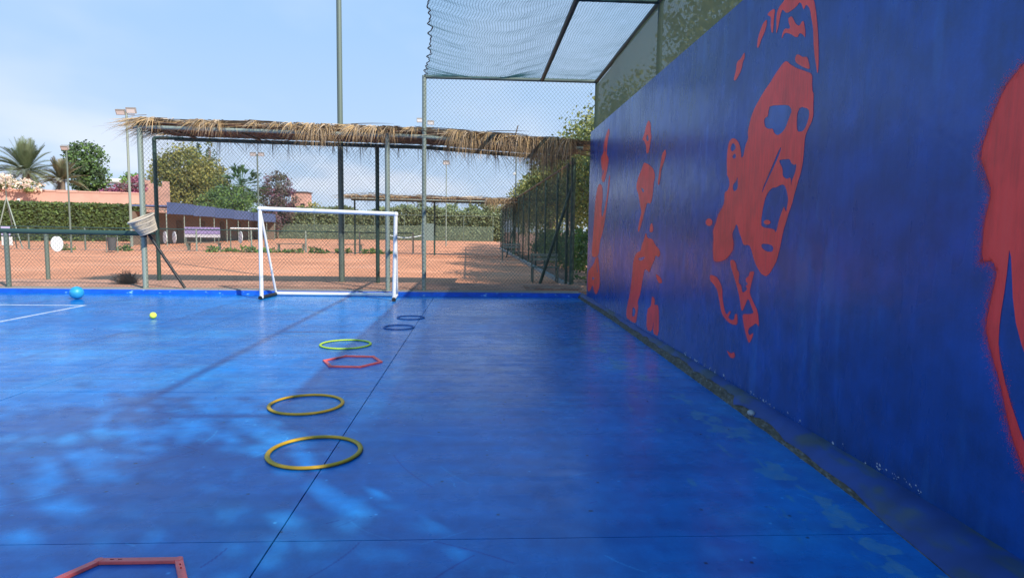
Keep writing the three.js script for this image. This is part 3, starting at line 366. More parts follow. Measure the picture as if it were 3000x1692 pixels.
// ---------- wire fence on the far side of the walk, and the clay court's right-hand fence ----------
{
  const f = thing('chain_link_fence', 'dark green wire mesh fence between the dirt path and the clay court', 'fence', [0, 0, -16.86]);
  for (const x of [-14.2, -11.13]) mesh('post', bar([x, 0.1, 0], [x, 1.36, 0], 0.05, 12), M.post, f);
  mesh('post', bar([-8.33, 0.1, 0], [-8.33, 3.78, 0], 0.05, 12), M.postDark, f);
  mesh('rail', bar([-16, 1.33, 0], [-8.3, 1.33, 0], 0.03, 10), M.postDark, f);
  mesh('rail', bar([-8.33, 3.78, 0], [-7.6, 3.78, 0], 0.045, 10), M.postDark, f);
  mesh('wire_mesh', chainLink(-16, -0.03, -8.33, -0.03, 0.1, 1.32, 0.085, 0.002).geo(), M.wire, f);
  mesh('wire_mesh', chainLink(-8.33, -0.03, 2.55, -0.03, 0.1, 3.7, 0.085, 0.0021).geo(), M.wire, f);
  const d = thing('white_disc', 'white round disc hanging on the low fence left of the tall posts', 'disc', [-10.83, 1.04, -16.80]); mesh('plate', new THREE.CylinderGeometry(0.2, 0.2, 0.015, 28).rotateX(Math.PI / 2).scale(0.78, 1, 1), M.white, d); mesh('hanger', bar([0, 0.2, 0], [0, 0.29, -0.03], 0.006, 6), M.wire, d);
  const s = thing('chain_link_fence', 'tall green screened fence running away along the right side of the clay', 'fence');
  const line = z => 2.56 + (z + 17) * 0.0185; // the fence leans slightly in towards the far end
  const zs = []; for (let z = -17; z > -55; z -= 3) zs.push(z);
  zs.forEach((z, i) => { mesh('post', bar([line(z), 0, z], [line(z), 3.42, z], i ? 0.036 : 0.055, 10), M.postDark, s); });
  mesh('post', bar([line(-17) - 0.12, 0, -17.25], [line(-17) - 0.12, 3.4, -17.25], 0.04, 10), M.postDark, s);
  mesh('rail', bar([line(-17), 3.42, -17], [line(-53), 3.42, -53], 0.03, 8), M.bark, s);
  mesh('brace', bar([1.72, 0, -17.5], [line(-17) - 0.02, 2.78, -17.05], 0.045, 12), M.postDark, s);
  mesh('brace', bar([1.62, 0, -36], [line(-36), 2.6, -35.8], 0.04, 10), M.postDark, s);
  mesh('wire_mesh', chainLink(line(-17) + 0.05, -17, line(-53) + 0.05, -53, 0.05, 3.42, 0.11, 0.0024).geo(), M.wire, s);
  const sc = new THREE.BufferGeometry(); { const gb = new GB(); let p = -1; for (let k = 0; k <= 60; k++) { const z = -17.1 - k * 0.59, x = line(z) + 0.06 + 0.03 * Math.sin(k * 1.7), tp = 3.36 - 0.08 * vnoise(k * 0.5, 1, 9), a = gb.v(x, 0.55, z); gb.v(x + 0.02, tp, z); if (p >= 0) gb.i.push(p, a, a + 1, p, a + 1, p + 1); p = a; } mesh('shade_cloth', gb.geo(), M.cloth2, s); }
  mesh('kerb_stone', mergeGeometries(zs.slice(0, -1).map(z => { const b = box(0.14, 0.16, 2.96); b.rotateY(0.0185); return b.translate(line(z - 1.5) - 0.05, 0.02, z - 1.5); })), M.concrete, s);
}
// ---------- floodlight poles ----------
function floodlight(label, x, z, base, h, r, heads, m = M.pale) {
  const g = thing('floodlight_pole', label, 'lamp post', [x, base, z], 'floodlight poles');
  mesh('pole', bar([0, 0, 0], [0, h - base, 0], r, 14, r * 0.75), m, g);
  if (heads.length > 1) mesh('cross_arm', bar([heads[0][0] - 0.2, h - base - 0.15, 0], [heads[heads.length - 1][0] + 0.2, h - base - 0.15, 0], 0.03, 8), M.lamp, g);
  for (const [dx, dy, tilt, w] of heads) {
    const q = mesh('lamp_head', new THREE.BoxGeometry(w, w * 0.62, 0.16), M.lamp, g); q.position.set(dx, h - base + dy, 0.05); q.rotation.x = tilt;
    const l = mesh('lens', new THREE.BoxGeometry(w * 0.84, w * 0.4, 0.012), M.glass, q); l.position.set(0, -0.04, 0.083);
  }
  return g;
}
floodlight('tall thick green lamp pole rising out of view behind the goal', -3.63, -16.95, 0.02, 11.5, 0.078, [[-0.4, 0, 0.5, 0.55], [0.4, 0, 0.5, 0.55]], M.post);
floodlight('twin floodlight mast just above the left end of the thatch', -24.85, -46.6, 0, 9.45, 0.1, [[-0.36, 0, 0.45, 0.62], [0.36, 0.12, 0.3, 0.66]], M.pale);
floodlight('twin floodlight mast seen through the fence above the goal', -23.5, -69, 0, 9.2, 0.1, [[-0.42, 0, 0.3, 0.62], [0.42, 0, 0.3, 0.62]], M.post);
floodlight('thin single headed floodlight pole in the middle distance', -2.98, -58.7, 0, 7.65, 0.055, [[0, 0, 0.2, 0.6]], M.pale);
floodlight('short single headed lamp pole in front of the round tree', -22.2, -35.6, 0, 5.6, 0.05, [[-0.05, 0.05, 0.6, 0.36]], M.post);
floodlight('floodlight pair just above the thatch beside the canopy post', -3.5, -41.3, 0, 8.2, 0.08, [[-0.28, 0.28, 0, 0.42], [0.4, 0.14, 0.1, 0.42]], M.pale);
{
  const g = thing('camera_pole', 'thin pole with a small white camera near the far thatch end', 'pole', [2.25, 0, -38.4]); mesh('pole', bar([0, 0, 0], [0, 6.2, 0], 0.035, 8), M.post, g); mesh('camera_body', box(0.14, 0.12, 0.3, -0.1, 4.95, 0.1), M.white, g); mesh('bracket', bar([0, 5.1, 0], [-0.1, 5.0, 0.1], 0.02, 6), M.lamp, g);
}

// ---------- football goal ----------
{
  const g = thing('football_goal', 'small white tube football goal without a net standing before the fence', 'goal', [-3.215, 0, -13.6]);
  const L = [-1.415, 0.03, -0.06], Rr = [1.415, 0.03, 0.06], tl = [-1.415, 1.93, -0.08], tr = [1.46, 1.855, 0.05], bl = [-1.36, 0.05, -0.86], br = [1.375, 0.05, -0.82];
  mesh('upright', bar(L, tl, 0.042, 14), M.white, g); mesh('upright', bar(Rr, tr, 0.042, 14), M.white, g);
  mesh('crossbar', bar([-1.45, 1.935, -0.08], [1.50, 1.86, 0.05], 0.044, 14), M.white, g);
  mesh('back_stay', bar(tl, bl, 0.026, 12), M.white, g); mesh('back_stay', bar(tr, br, 0.026, 12), M.white, g);
  mesh('ground_bar', bar(bl, br, 0.04, 14), M.white, g);
  const s1 = mesh('side_bar', bar([-1.43, 0.04, 0.0], [-1.36, 0.04, -0.86], 0.04, 12), M.black, g); s1.userData.label = 'black ground bar of the left side';
  mesh('side_bar', bar([1.415, 0.045, 0.06], br, 0.03, 12), M.white, g);
  mesh('end_cap', bar([1.43, 0.04, 0.16], [1.415, 0.04, 0.06], 0.045, 12), M.black, g);
  for (const p of [tl, tr]) mesh('corner_joint', new THREE.SphereGeometry(0.055, 14, 10).translate(...p), M.white, g);
}
// ---------- training rings on the floor ----------
function ring(label, x, z, r, w, m) { const o = mesh('training_hoop', new THREE.TorusGeometry(r, w, 10, 72).rotateX(Math.PI / 2).scale(1, 0.62, 1), m); o.position.set(x, w * 0.62 + 0.0005, z); tag(o, label, 'hoop', 'training rings in a row on the court'); }
const noisy = (r, g, b, rough, s) => mat(0xffffff, rough, { map: tex(128, 128, patchy(r, g, b, 0.10, 8, s)) });
const mustard = noisy(0.80, 0.62, 0.12, 0.5, 201), lime = noisy(0.74, 0.85, 0.20, 0.45, 203), navy = noisy(0.05, 0.32, 0.60, 0.45, 205), coral = noisy(1.0, 0.42, 0.39, 0.42, 207);
ring('nearest mustard yellow hoop lying across the long floor joint', -1.115, -4.285, 0.308, 0.0175, mustard);
ring('mustard yellow hoop between the nearest hoop and the far red hexagon', -1.492, -5.475, 0.308, 0.0165, mustard);
ring('lime green hoop lying just behind the far red hexagon', -1.752, -8.37, 0.325, 0.0165, lime);
ring('dark blue hoop, the nearer of the two small blue ones', -1.237, -9.89, 0.232, 0.013, navy);
ring('dark blue hoop, the farther of the two small blue ones', -1.168, -10.99, 0.232, 0.013, navy);
function hexagon(label, x, z, R, rot) {
  const g = thing('training_hexagon', label, 'hexagon ring', [x, 0.0005, z], 'training rings in a row on the court');
  for (let k = 0; k < 6; k++) {
    const a = rot + k * Math.PI / 3, b = a + Math.PI / 3, p = [Math.cos(a) * R, Math.sin(a) * R], q = [Math.cos(b) * R, Math.sin(b) * R], w = 0.034;
    const sh = new THREE.Shape(), ri = 1 - w / R, e = 0.012; const P = (t, f) => [(p[0] + (q[0] - p[0]) * t) * f, (p[1] + (q[1] - p[1]) * t) * f];
    [P(e, 1), P(1 - e, 1), P(1 - e, ri), P(e, ri)].forEach((v, i) => i ? sh.lineTo(v[0], -v[1]) : sh.moveTo(v[0], -v[1])); sh.closePath();
    for (const t of [0.14, 0.24]) { const h = new THREE.Path(), c = P(t, 1), m1 = P(t + 0.05, 1); const s = (f, v) => [v[0] * f, -v[1] * f]; [s(0.965, c), s(0.965, m1), s(0.945, m1), s(0.945, c)].forEach((v, i) => i ? h.lineTo(...v) : h.moveTo(...v)); h.closePath(); sh.holes.push(h); }
    mesh('side', new THREE.ExtrudeGeometry(sh, { depth: 0.011, bevelEnabled: true, bevelSize: 0.003, bevelThickness: 0.003, bevelSegments: 2 }).rotateX(-Math.PI / 2).translate(0, 0.003, 0), coral, g);
  }
  for (let k = 0; k < 6; k++) { const a = rot + k * Math.PI / 3; mesh('corner_joint', new THREE.CylinderGeometry(0.019, 0.02, 0.018, 12).translate(Math.cos(a) * (R - 0.018), 0.0095, Math.sin(a) * (R - 0.018)), coral, g); }
}
hexagon('red hexagon ring lying between the lime hoop and the mustard hoops', -1.447, -7.285, 0.35, 0.09);
hexagon('red hexagon ring cut off by the bottom edge of the picture', -1.55, -2.545, 0.375, 0.0);
{
  const b = mesh('blue_ball', new THREE.SphereGeometry(0.132, 36, 24), mat(0xffffff, 0.45, { map: tex(256, 128, patchy(0.16, 0.58, 0.78, 0.14, 10, 231)) })); b.position.set(-8.32, 0.1325, -13.44); tag(b, 'light blue ball lying by the kerb on the left', 'ball');
  const t = mesh('foam_ball', new THREE.SphereGeometry(0.054, 28, 20), mat([0.68, 0.82, 0.10], 0.8)); t.position.set(-5.40, 0.0545, -10.68); tag(t, 'small yellow green ball alone on the blue floor', 'ball');
}
// ---------- woven basket fixed to the tall left fence post ----------
{
  const g = thing('woven_basket', 'beige woven basket tilted on the tall left fence post', 'basket', [-7.49, 1.70, FZ + 0.3]);
  g.rotation.set(0.30, 0, 0.33);
  const cane = mat([0.50, 0.43, 0.34], 0.85);
  mesh('rim', new THREE.TorusGeometry(0.275, 0.02, 10, 48).rotateX(Math.PI / 2), cane, g);
  const gb = new GB(), N = 46, H = 0.34, rad = t => 0.268 - 0.085 * t; const at = (a, t) => [Math.cos(a) * rad(t), -t * H, Math.sin(a) * rad(t)];
  for (let k = 0; k < N; k++) for (const s of [1, -1]) { let q = null; for (let j = 0; j <= 6; j++) { const p = at(k / N * 6.283 + s * j * 0.105, j / 6); if (q) gb.wire(...q, ...p, 0.0075); q = p; } }
  mesh('weave', gb.geo(), cane, g);
  for (const t of [0.33, 0.66, 1]) mesh('hoop', new THREE.TorusGeometry(rad(t), 0.010, 8, 40).rotateX(Math.PI / 2).translate(0, -t * H, 0), cane, g);
  mesh('basket_floor', new THREE.CylinderGeometry(0.185, 0.185, 0.012, 28).translate(0, -H, 0), cane, g);
  mesh('bracket', bar([-0.1, -0.22, -0.3], [0.02, -0.2, -0.2], 0.025, 8), M.black, g);
}

// ---------- plants ----------
function crown(gb, R, lobes, n, size, pal, clump = 0.24) {
  const vol = lobes.map(l => l[3] * l[4] * l[5]), tot = vol.reduce((a, b) => a + b, 0);
  lobes.forEach((l, li) => {
    const m = Math.round(n * vol[li] / tot), per = 26, nc = Math.max(4, Math.round(m / per));
    for (let c = 0; c < nc; c++) {
      const a = R() * 6.283, h = R() * 2 - 1, q = Math.sqrt(1 - h * h), rr = 0.45 + 0.55 * Math.cbrt(R());
      const cx = l[0] + q * Math.cos(a) * rr * l[3], cy = l[1] + h * rr * l[4], cz = l[2] + q * Math.sin(a) * rr * l[5], col = pal[(R() * pal.length) | 0], tone = 0.72 + R() * 0.56;
      for (let k = 0; k < per; k++) { const g = () => (R() + R() + R() - 1.5) * 1.3; const f = 2.0 * tone * (0.8 + R() * 0.4); gb.leaf(cx + g() * l[3] * clump, cy + g() * l[4] * clump, cz + g() * l[5] * clump, size * (0.6 + R() * 0.7), R, [col[0] * f, col[1] * f, col[2] * f]); }
    }
  });
}
const G = { olive: [[0.13, 0.13, 0.03], [0.17, 0.15, 0.035], [0.10, 0.115, 0.025]], dark: [[0.035, 0.065, 0.022], [0.045, 0.085, 0.02], [0.03, 0.05, 0.02]], mid: [[0.065, 0.12, 0.025], [0.085, 0.14, 0.03], [0.05, 0.09, 0.02]], fresh: [[0.10, 0.17, 0.03], [0.13, 0.19, 0.04], [0.08, 0.13, 0.03]], purple: [[0.085, 0.055, 0.05], [0.11, 0.085, 0.065], [0.12, 0.055, 0.08], [0.08, 0.08, 0.05]], magenta: [[0.20, 0.045, 0.09], [0.26, 0.07, 0.13], [0.10, 0.06, 0.05], [0.15, 0.05, 0.07]], pale: [[0.46, 0.38, 0.30], [0.52, 0.43, 0.36], [0.16, 0.18, 0.06], [0.11, 0.13, 0.04]], hedge: [[0.075, 0.12, 0.025], [0.095, 0.135, 0.03], [0.06, 0.095, 0.022]], farhedge: [[0.17, 0.20, 0.09], [0.19, 0.215, 0.10], [0.14, 0.17, 0.08]], gum: [[0.14, 0.16, 0.04], [0.10, 0.125, 0.035], [0.19, 0.19, 0.05], [0.07, 0.095, 0.03]] };
function tree(name, label, x, z, lobes, n, size, pal, seed, o = {}) {
  const g = thing(name, label, o.cat || 'tree', [x, 0, z], o.group), R = rng(seed), r = o.r ?? 0.16, top = o.trunk ?? lobes[0][1];
  if (!o.shrub) {
    const pts = [[0, 0, 0]]; const K = 5; for (let k = 1; k <= K; k++) pts.push([(R() - 0.5) * r * 2.2, top * k / K, (R() - 0.5) * r * 2.2]);
    const tg = []; for (let k = 0; k < K; k++) tg.push(bar(pts[k], pts[k + 1], r * (1.05 - 0.13 * k), 9, r * (1.05 - 0.13 * (k + 1))));
    mesh('trunk', mergeGeometries(tg), o.bark || M.bark, g);
    const lg = []; for (const l of lobes) for (let k = 0; k < 3; k++) { const a = R() * 6.283, s = pts[2 + ((R() * 3) | 0)]; lg.push(bar(s, [l[0] + Math.cos(a) * l[3] * 0.5, l[1] + (R() - 0.3) * l[4] * 0.6, l[2] + Math.sin(a) * l[5] * 0.5], r * 0.45, 6, r * 0.12)); }
    mesh('limb', mergeGeometries(lg), o.bark || M.bark, g);
  }
  const gb = new GB(true); crown(gb, R, lobes, n, size, pal, o.clump); mesh('crown', gb.geo(), M.leaf, g); return g;
}
// trees behind the wall and along the right of the clay
{
  const R = rng(404), where = ['seen through the side screen', 'behind the far end of the wall', 'just past the corner post', 'beside the near screened fence', 'beside the fence brace', 'behind the second fence bay', 'behind the third fence bay', 'behind the middle of the screened fence', 'beside the far thatch end', 'behind the far camera pole', 'deep along the screened fence', 'deeper along the screened fence', 'near the far end of the fence', 'at the far end of the fence', 'past the far end of the fence', 'tall and full, above the wall top', 'tallest, behind the side screen post', 'tall, right of the screen post'];
  const spec = [[4.6, -11.6, 6.0], [6.4, -15.2, 7.4], [4.5, -18.3, 5.9], [5.6, -21.2, 6.5], [4.3, -24.2, 6.1], [5.3, -27.4, 6.4], [4.4, -30.6, 6.0], [5.0, -33.6, 6.0], [4.2, -37.0, 5.9], [5.0, -40.5, 6.2], [4.2, -44.5, 5.8], [4.8, -48.5, 6.0], [4.0, -53, 5.6], [4.6, -58, 5.9], [3.8, -64, 5.6], [6.6, -12.6, 7.6], [8.4, -17.0, 9.2], [6.6, -9.9, 7.0]];
  spec.forEach(([x, z, h], i) => {
    const lobes = [[0, h * 0.70, 0, 1.15 + R() * 0.3, h * 0.29, 1.5], [(R() - 0.5) * 1.6, h * 0.50, (R() - 0.5) * 2.2, 0.95, h * 0.26, 1.15], [(R() - 0.5) * 1.4, h * 0.82, (R() - 0.5) * 1.6, 0.7, h * 0.16, 0.9], [-0.5, h * 0.60, (R() - 0.5) * 2, 0.8, h * 0.2, 1.0]];
    tree('slender_tree', `slender light leaved tree ${where[i]}`, x, z, lobes, i > 14 || i < 2 ? 13000 : i < 6 ? 6500 : 2800, i > 14 || i < 2 ? 0.095 : i < 6 ? 0.13 : 0.22, G.gum, 500 + i, { r: 0.075, bark: M.barkPale, trunk: h * 0.75, group: 'trees behind the right side of the courts' });
  });
  for (let k = 0; k < 9; k++) tree('low_shrub', `dark green shrub behind the screened fence, ${['first', 'second', 'third', 'fourth', 'fifth', 'sixth', 'seventh', 'eighth', 'ninth'][k]} from the blue wall`, 3.3 + R() * 0.6, -17.2 - k * 2.6, [[0, 0.75, 0, 0.65, 0.75, 1.3]], 1300, 0.13, G.mid, 700 + k, { shrub: true, cat: 'shrub', group: 'shrubs behind the screened fence' });
}
// the big tree behind the camera's right shoulder, known by the dappled shade that it throws
tree('broad_tree', 'broad tree behind the wall near the camera, seen by its dappled shade', 5.6, 4.9, [[-0.9, 7.6, -1.2, 1.9, 1.3, 1.7], [-2.6, 7.2, -2.0, 1.5, 0.9, 1.4], [0.9, 8.3, 0.2, 2.0, 1.3, 1.8], [-0.6, 6.4, -2.4, 1.7, 0.9, 1.3], [-3.6, 7.4, -0.9, 1.1, 0.7, 1.0], [0.6, 6.2, -0.4, 1.7, 1.0, 1.5], [-1.8, 8.6, 0.2, 1.5, 0.9, 1.4], [-1.7, 4.5, -3.3, 1.3, 1.1, 1.2], [-0.8, 5.3, -2.6, 1.5, 1.0, 1.3], [-1.9, 3.4, -3.9, 1.1, 0.9, 0.9], [-0.3, 3.9, -2.2, 1.3, 1.0, 1.3], [-1.6, 5.6, -2.9, 1.3, 0.8, 1.1]], 3900, 0.2, G.mid, 617, { r: 0.2, clump: 0.17 });
// dry tumbled shrub on the path
{
  const g = thing('dry_shrub', 'dry brown tumbled shrub on the dirt path left of the tall post', 'shrub', [-8.58, 0.118, -15.8]), R = rng(33), gb = new GB();
  for (let k = 0; k < 420; k++) { const a = R() * 6.283, e = R() * 1.5, L = 0.12 + R() * 0.2, x = (R() - 0.5) * 0.25, z = (R() - 0.5) * 0.2; gb.wire(x, 0.01, z, x + Math.cos(a) * Math.cos(e) * L * 1.2, 0.02 + Math.sin(e) * L, z + Math.sin(a) * Math.cos(e) * L, 0.004); }
  mesh('twigs', gb.geo(), mat([0.24, 0.16, 0.12], 0.95), g);
}
// ---------- background on the left ----------
function clipHedge(name, label, a, b, h, d, n, size, pal, seed, o = {}) {
  const g = thing(name, label, 'hedge', [a[0], 0, a[1]]), L = Math.hypot(b[0] - a[0], b[1] - a[1]); g.rotation.y = -Math.atan2(b[1] - a[1], b[0] - a[0]);
  const R = rng(seed), gb = new GB(true);
  mesh('branches', from(0.1, L - 0.1, 0, -d + 0.3, h - 0.25, -0.25), mat([0.10, 0.15, 0.045], 1), g);
  for (let k = 0; k < n; k++) { const t = R(), top = R() < 0.22, x = R() * L, y = top ? h - 0.1 + R() * 0.12 : R() * h, z = top ? -R() * d : -R() * 0.3, c = pal[(R() * pal.length) | 0], f = 1.55 * (0.75 + R() * 0.5) * (0.85 + 0.3 * vnoise(x * 0.8, y * 1.5, seed)); gb.leaf(x, y + (o.wavy ? (vnoise(x * 0.4, 2, seed) - 0.3) * o.wavy * (top ? 1 : y / h) : 0), z + 0.1, size * (0.6 + R() * 0.7), R, [c[0] * f, c[1] * f, c[2] * f]); }
  mesh('foliage', gb.geo(), M.leaf, g); return g;
}
clipHedge('clipped_hedge', 'long clipped green hedge below the terracotta wall on the left', [-52, -54], [-31.6, -61.5], 3.35, 1.2, 30000, 0.26, G.hedge, 801);
clipHedge('tall_hedge', 'tall grey green hedge closing the far end of the clay courts', [-31, -88], [3.4, -87], 3.7, 1.6, 22000, 0.42, G.farhedge, 803, { wavy: 1.0 });
{
  const f = thing('chain_link_fence', 'far screened fence in front of the tall grey green hedge', 'fence', [0, 0, -86]); const gb = new GB();
  for (let x = -30; x <= 2; x += 4) mesh('post', bar([x, 0, 0], [x, 3.4, 0], 0.05, 8), M.post, f);
  mesh('screen', new THREE.PlaneGeometry(32, 2.0).translate(-14, 1.0, 0.06), mat([0.20, 0.27, 0.20], 0.8, { transparent: true, opacity: 0.35, side: THREE.DoubleSide }), f); mesh('rail', bar([-30, 3.4, 0], [2, 3.4, 0], 0.04, 6), M.post, f);
  const m = thing('chain_link_fence', 'low fence with weeds along its foot between the two clay courts', 'fence', [0, 0, -39]);
  for (let x = -30; x <= -4; x += 3.25) mesh('post', bar([x, 0, 0], [x, 1.34, 0], 0.05, 8), x < -20 ? M.post : M.pale, m);
  mesh('rail', bar([-31, 1.38, 0], [-4, 1.28, 0], 0.035, 8), M.postDark, m); mesh('wire_mesh', chainLink(-31, -0.02, -4, -0.02, 0.05, 1.32, 0.14, 0.003).geo(), M.wire, m);
  const R = rng(61); [[-15.6, 1.1], [-13.9, 1.0], [-12.6, 0.8], [-11.2, 0.6], [-9.6, 0.7], [-8.2, 0.4], [-24.5, 0.8], [-21, 0.5], [-5.6, 0.4], [-6.6, 0.5]].forEach(([x, w], i) => tree('weed_clump', ['leafy weeds at the fence foot left of the goal', 'weeds at the fence foot behind the goal post', 'weeds at the fence foot inside the goal, left', 'small weeds at the fence foot inside the goal', 'weeds at the fence foot left of the thick pole', 'weeds at the fence foot right of the thick pole', 'thin weeds below the terracotta wall', 'sparse weeds below the hedge', 'weeds at the fence foot near the canopy post', 'weeds at the fence foot right of the dark post'][i], x, -38.6, [[0, 0.12, 0, w, 0.2, 0.25]], 260, 0.16, G.mid, 830 + i, { shrub: true, cat: 'weeds', group: 'weeds along the low fence' }));
  const soilStrip = struct('soil_strip', planarUV(from(-32, -3, -0.02, -39.9, 0.03, -38.5), x => x / 3, (x, y, z) => z / 3), soil);
}
const disc = (label, x, y, z, r, turn) => { const d = thing('white_disc', label, 'disc', [x, y, z]); mesh('plate', new THREE.CylinderGeometry(r, r, 0.03, 24).rotateX(Math.PI / 2), M.white, d); mesh('hanger', bar([0, r, 0], [0, 1.33 - y, -0.02], 0.01, 5), M.wire, d); d.rotation.y = turn; };
disc('white disc edge on, left of a pair behind the tall post', -18.8, 0.84, -38.9, 0.36, -0.85); disc('white disc edge on, right of a pair behind the tall post', -18.25, 0.84, -38.9, 0.36, -0.85); disc('white disc edge on, left of the goal on the low fence', -14.35, 0.9, -38.9, 0.36, -0.9);
// terracotta garden walls and the stepped wall
{
  const w = thing('garden_wall', 'long terracotta garden wall above the clipped hedge', 'wall', [-62, 0, -62]); w.rotation.y = Math.atan2(8.2, 25.6);
  mesh('wall_body', planarUV(box(27.2, 4.85, 0.4, 13.6, 2.42, 0), (x, y) => x / 5, (x, y) => y / 5), M.terracotta, w);
  const R = rng(91); for (let k = 0; k < 14; k++) mesh('coping', box(1.9, 0.14 + R() * 0.1, 0.5, 0.95 + k * 1.94, 4.92, 0), M.terracotta, w);
  mesh('wall_lamp', new THREE.SphereGeometry(0.16, 12, 8).translate(16.2, 3.9, 0.35), M.white, w);
  const s = thing('stepped_wall', 'stepped terracotta wall end beside the big olive green tree', 'wall', [-36.6, 0, -74]);
  mesh('wall_body', planarUV(box(2.9, 5.9, 0.5, 0, 2.95, 0), (x, y) => x / 5, (x, y) => y / 5), M.terracotta, s);
  for (const [x, wd, h] of [[-1.05, 0.8, 6.6], [-0.35, 0.6, 6.25], [1.15, 0.6, 6.5]]) mesh('merlon', box(wd, h - 5.9, 0.5, x, (h + 5.9) / 2, 0), M.terracotta, s);
  mesh('railing', mergeGeometries([bar([-1.4, 3.4, 3], [4, 3.2, 3], 0.05, 6), bar([-1, 2.2, 3], [-1, 3.4, 3], 0.04, 6), bar([0.4, 2.2, 3], [0.4, 3.4, 3], 0.04, 6), bar([2.4, 2.2, 3], [2.4, 3.3, 3], 0.04, 6)]), M.post, s);
  mesh('ramp', box(6.5, 2.1, 0.5, 2, 1.1, 2.7), M.terracotta, s);
  const r = thing('red_roof', 'dull red roof strip below the solar water heater', 'roof', [-47, 0, -84]); mesh('roof_slab', box(9, 5.9, 3, 2, 2.95, 0), mat([0.30, 0.12, 0.10], 0.9), r); mesh('eave', box(9.3, 0.2, 3.2, 2, 6.0, 0), mat([0.36, 0.15, 0.12], 0.9), r);
  const h = thing('solar_water_heater', 'solar water heater with white tank on the red roof', 'water heater', [-46.6, 6.1, -84]);
  mesh('tank', bar([-0.9, 1.0, 0], [0.7, 1.0, 0], 0.36, 16), M.white, h); mesh('panel', box(1.7, 0.08, 1.5, -0.4, 0.5, 0.5).rotateX(0.1), M.black, h); mesh('frame', mergeGeometries([bar([-1.2, 0, 0], [-1.2, 1.2, 0], 0.06, 6), bar([-1.2, 1.2, 0], [-0.2, 0.1, 0.6], 0.05, 6), bar([0.8, 0, 0], [0.6, 1.1, 0], 0.06, 6)]), M.black, h); mesh('tarp', box(2.0, 0.4, 1, -2.4, 0.2, 0), mat([0.05, 0.22, 0.55], 0.5), h);
  const p = thing('small_house', 'small pink flat roofed house beyond the purple tree', 'house', [-30.2, 0, -110]); mesh('wall', planarUV(box(2.6, 7.4, 3, 0, 3.7, 0), (x, y) => x / 5, (x, y) => y / 5), M.terracotta, p); mesh('roof', box(2.9, 0.2, 3.3, 0, 7.45, 0), mat([0.12, 0.09, 0.08], 0.9), p); mesh('window', box(0.7, 0.7, 0.05, 0.55, 5.2, 1.51), M.black, p);
  [[-26, 3.4, 4.6, 'first'], [-21.8, 3.6, 4.2, 'second'], [-17.5, 4, 4.4, 'third'], [-13.6, 3, 3.9, 'fourth']].forEach(([x, w2, hh, nth]) => { const q = thing('far_house', `low pale flat roofed house, ${nth} from the left on the skyline`, 'house', [x, 0, -118], 'low houses on the skyline'); mesh('wall', planarUV(box(w2, hh, 3, 0, hh / 2, 0), (x, y) => x / 5, (x, y) => y / 5), M.terracotta, q); mesh('parapet', box(w2 + 0.2, 0.16, 3.2, 0, hh + 0.08, 0), M.terracotta, q); mesh('window', box(0.6, 0.7, 0.06, 0.4, hh - 1.2, 1.51), M.black, q); mesh('window', box(0.6, 0.7, 0.06, -0.8, hh - 1.2, 1.51), M.black, q); });
}
// long shelter with a blue awning
{
  const a = V(-23.9, 0, -50), b = V(-24.6, 0, -78), L = a.distanceTo(b), s = thing('blue_shelter', 'long shelter with a blue awning board behind the fence', 'shelter', [a.x, 0, a.z]); s.rotation.y = Math.atan2(b.x - a.x, b.z - a.z);
  const n = 6; for (let k = 0; k < n; k++) mesh('awning_board', box(0.12, 0.9, L / n - 0.06, 0, 2.89 - 0.06 * k, L / n * (k + 0.5)), [mat([0.07, 0.105, 0.23], 0.75), mat([0.085, 0.12, 0.25], 0.75)][k % 2], s);
  mesh('awning_roof', box(2.6, 0.1, L, 1.4, 3.05, L / 2), mat([0.10, 0.14, 0.30], 0.8), s);
  for (let k = 0; k <= 9; k++) mesh('post', bar([0.1, 0, L * k / 9], [0.1, 2.45, L * k / 9], 0.045, 8), M.pale, s);
  mesh('back_wall', planarUV(box(0.2, 2.6, L, 2.7, 1.3, L / 2), (x, y, z) => z / 5, (x, y) => y / 5), mat([0.20, 0.155, 0.12], 0.9), s);
  mesh('end_wall', box(2.6, 2.6, 0.2, 1.4, 1.3, L + 0.1), mat([0.20, 0.155, 0.12], 0.9), s);
  for (let k = 0; k < 5; k++) mesh('door', box(0.08, 2.0, 1.1, 2.58, 1.0, 3 + k * 5), mat([0.10, 0.075, 0.055], 0.8), s);
  const bn = thing('purple_banner', 'purple sponsor board with a white foot standing before the shelter', 'board', [-20.9, 0, -49]); mesh('board', box(2.6, 0.52, 0.06, 0, 1.2, 0), mat([0.30, 0.24, 0.46], 0.6), bn); mesh('foot', box(2.6, 0.22, 0.08, 0, 0.8, 0), mat([0.55, 0.54, 0.58], 0.6), bn); for (const x of [-1.2, 1.2]) mesh('leg', box(0.05, 0.69, 0.05, x, 0.345, 0), M.post, bn);
  const g = thing('tall_sign_frame', 'thin green goal-like frame with a white top bar left of the goal', 'frame', [-15.6, 0, -44]); mesh('bar', bar([-1.3, 1.42, 0], [1.0, 1.42, 0], 0.05, 8), M.white, g); mesh('leg', bar([-1.3, 0, 0], [-1.3, 1.42, 0], 0.04, 8), M.post, g); mesh('leg', bar([1.0, 0, 0], [1.0, 1.42, 0], 0.04, 8), M.post, g);
}
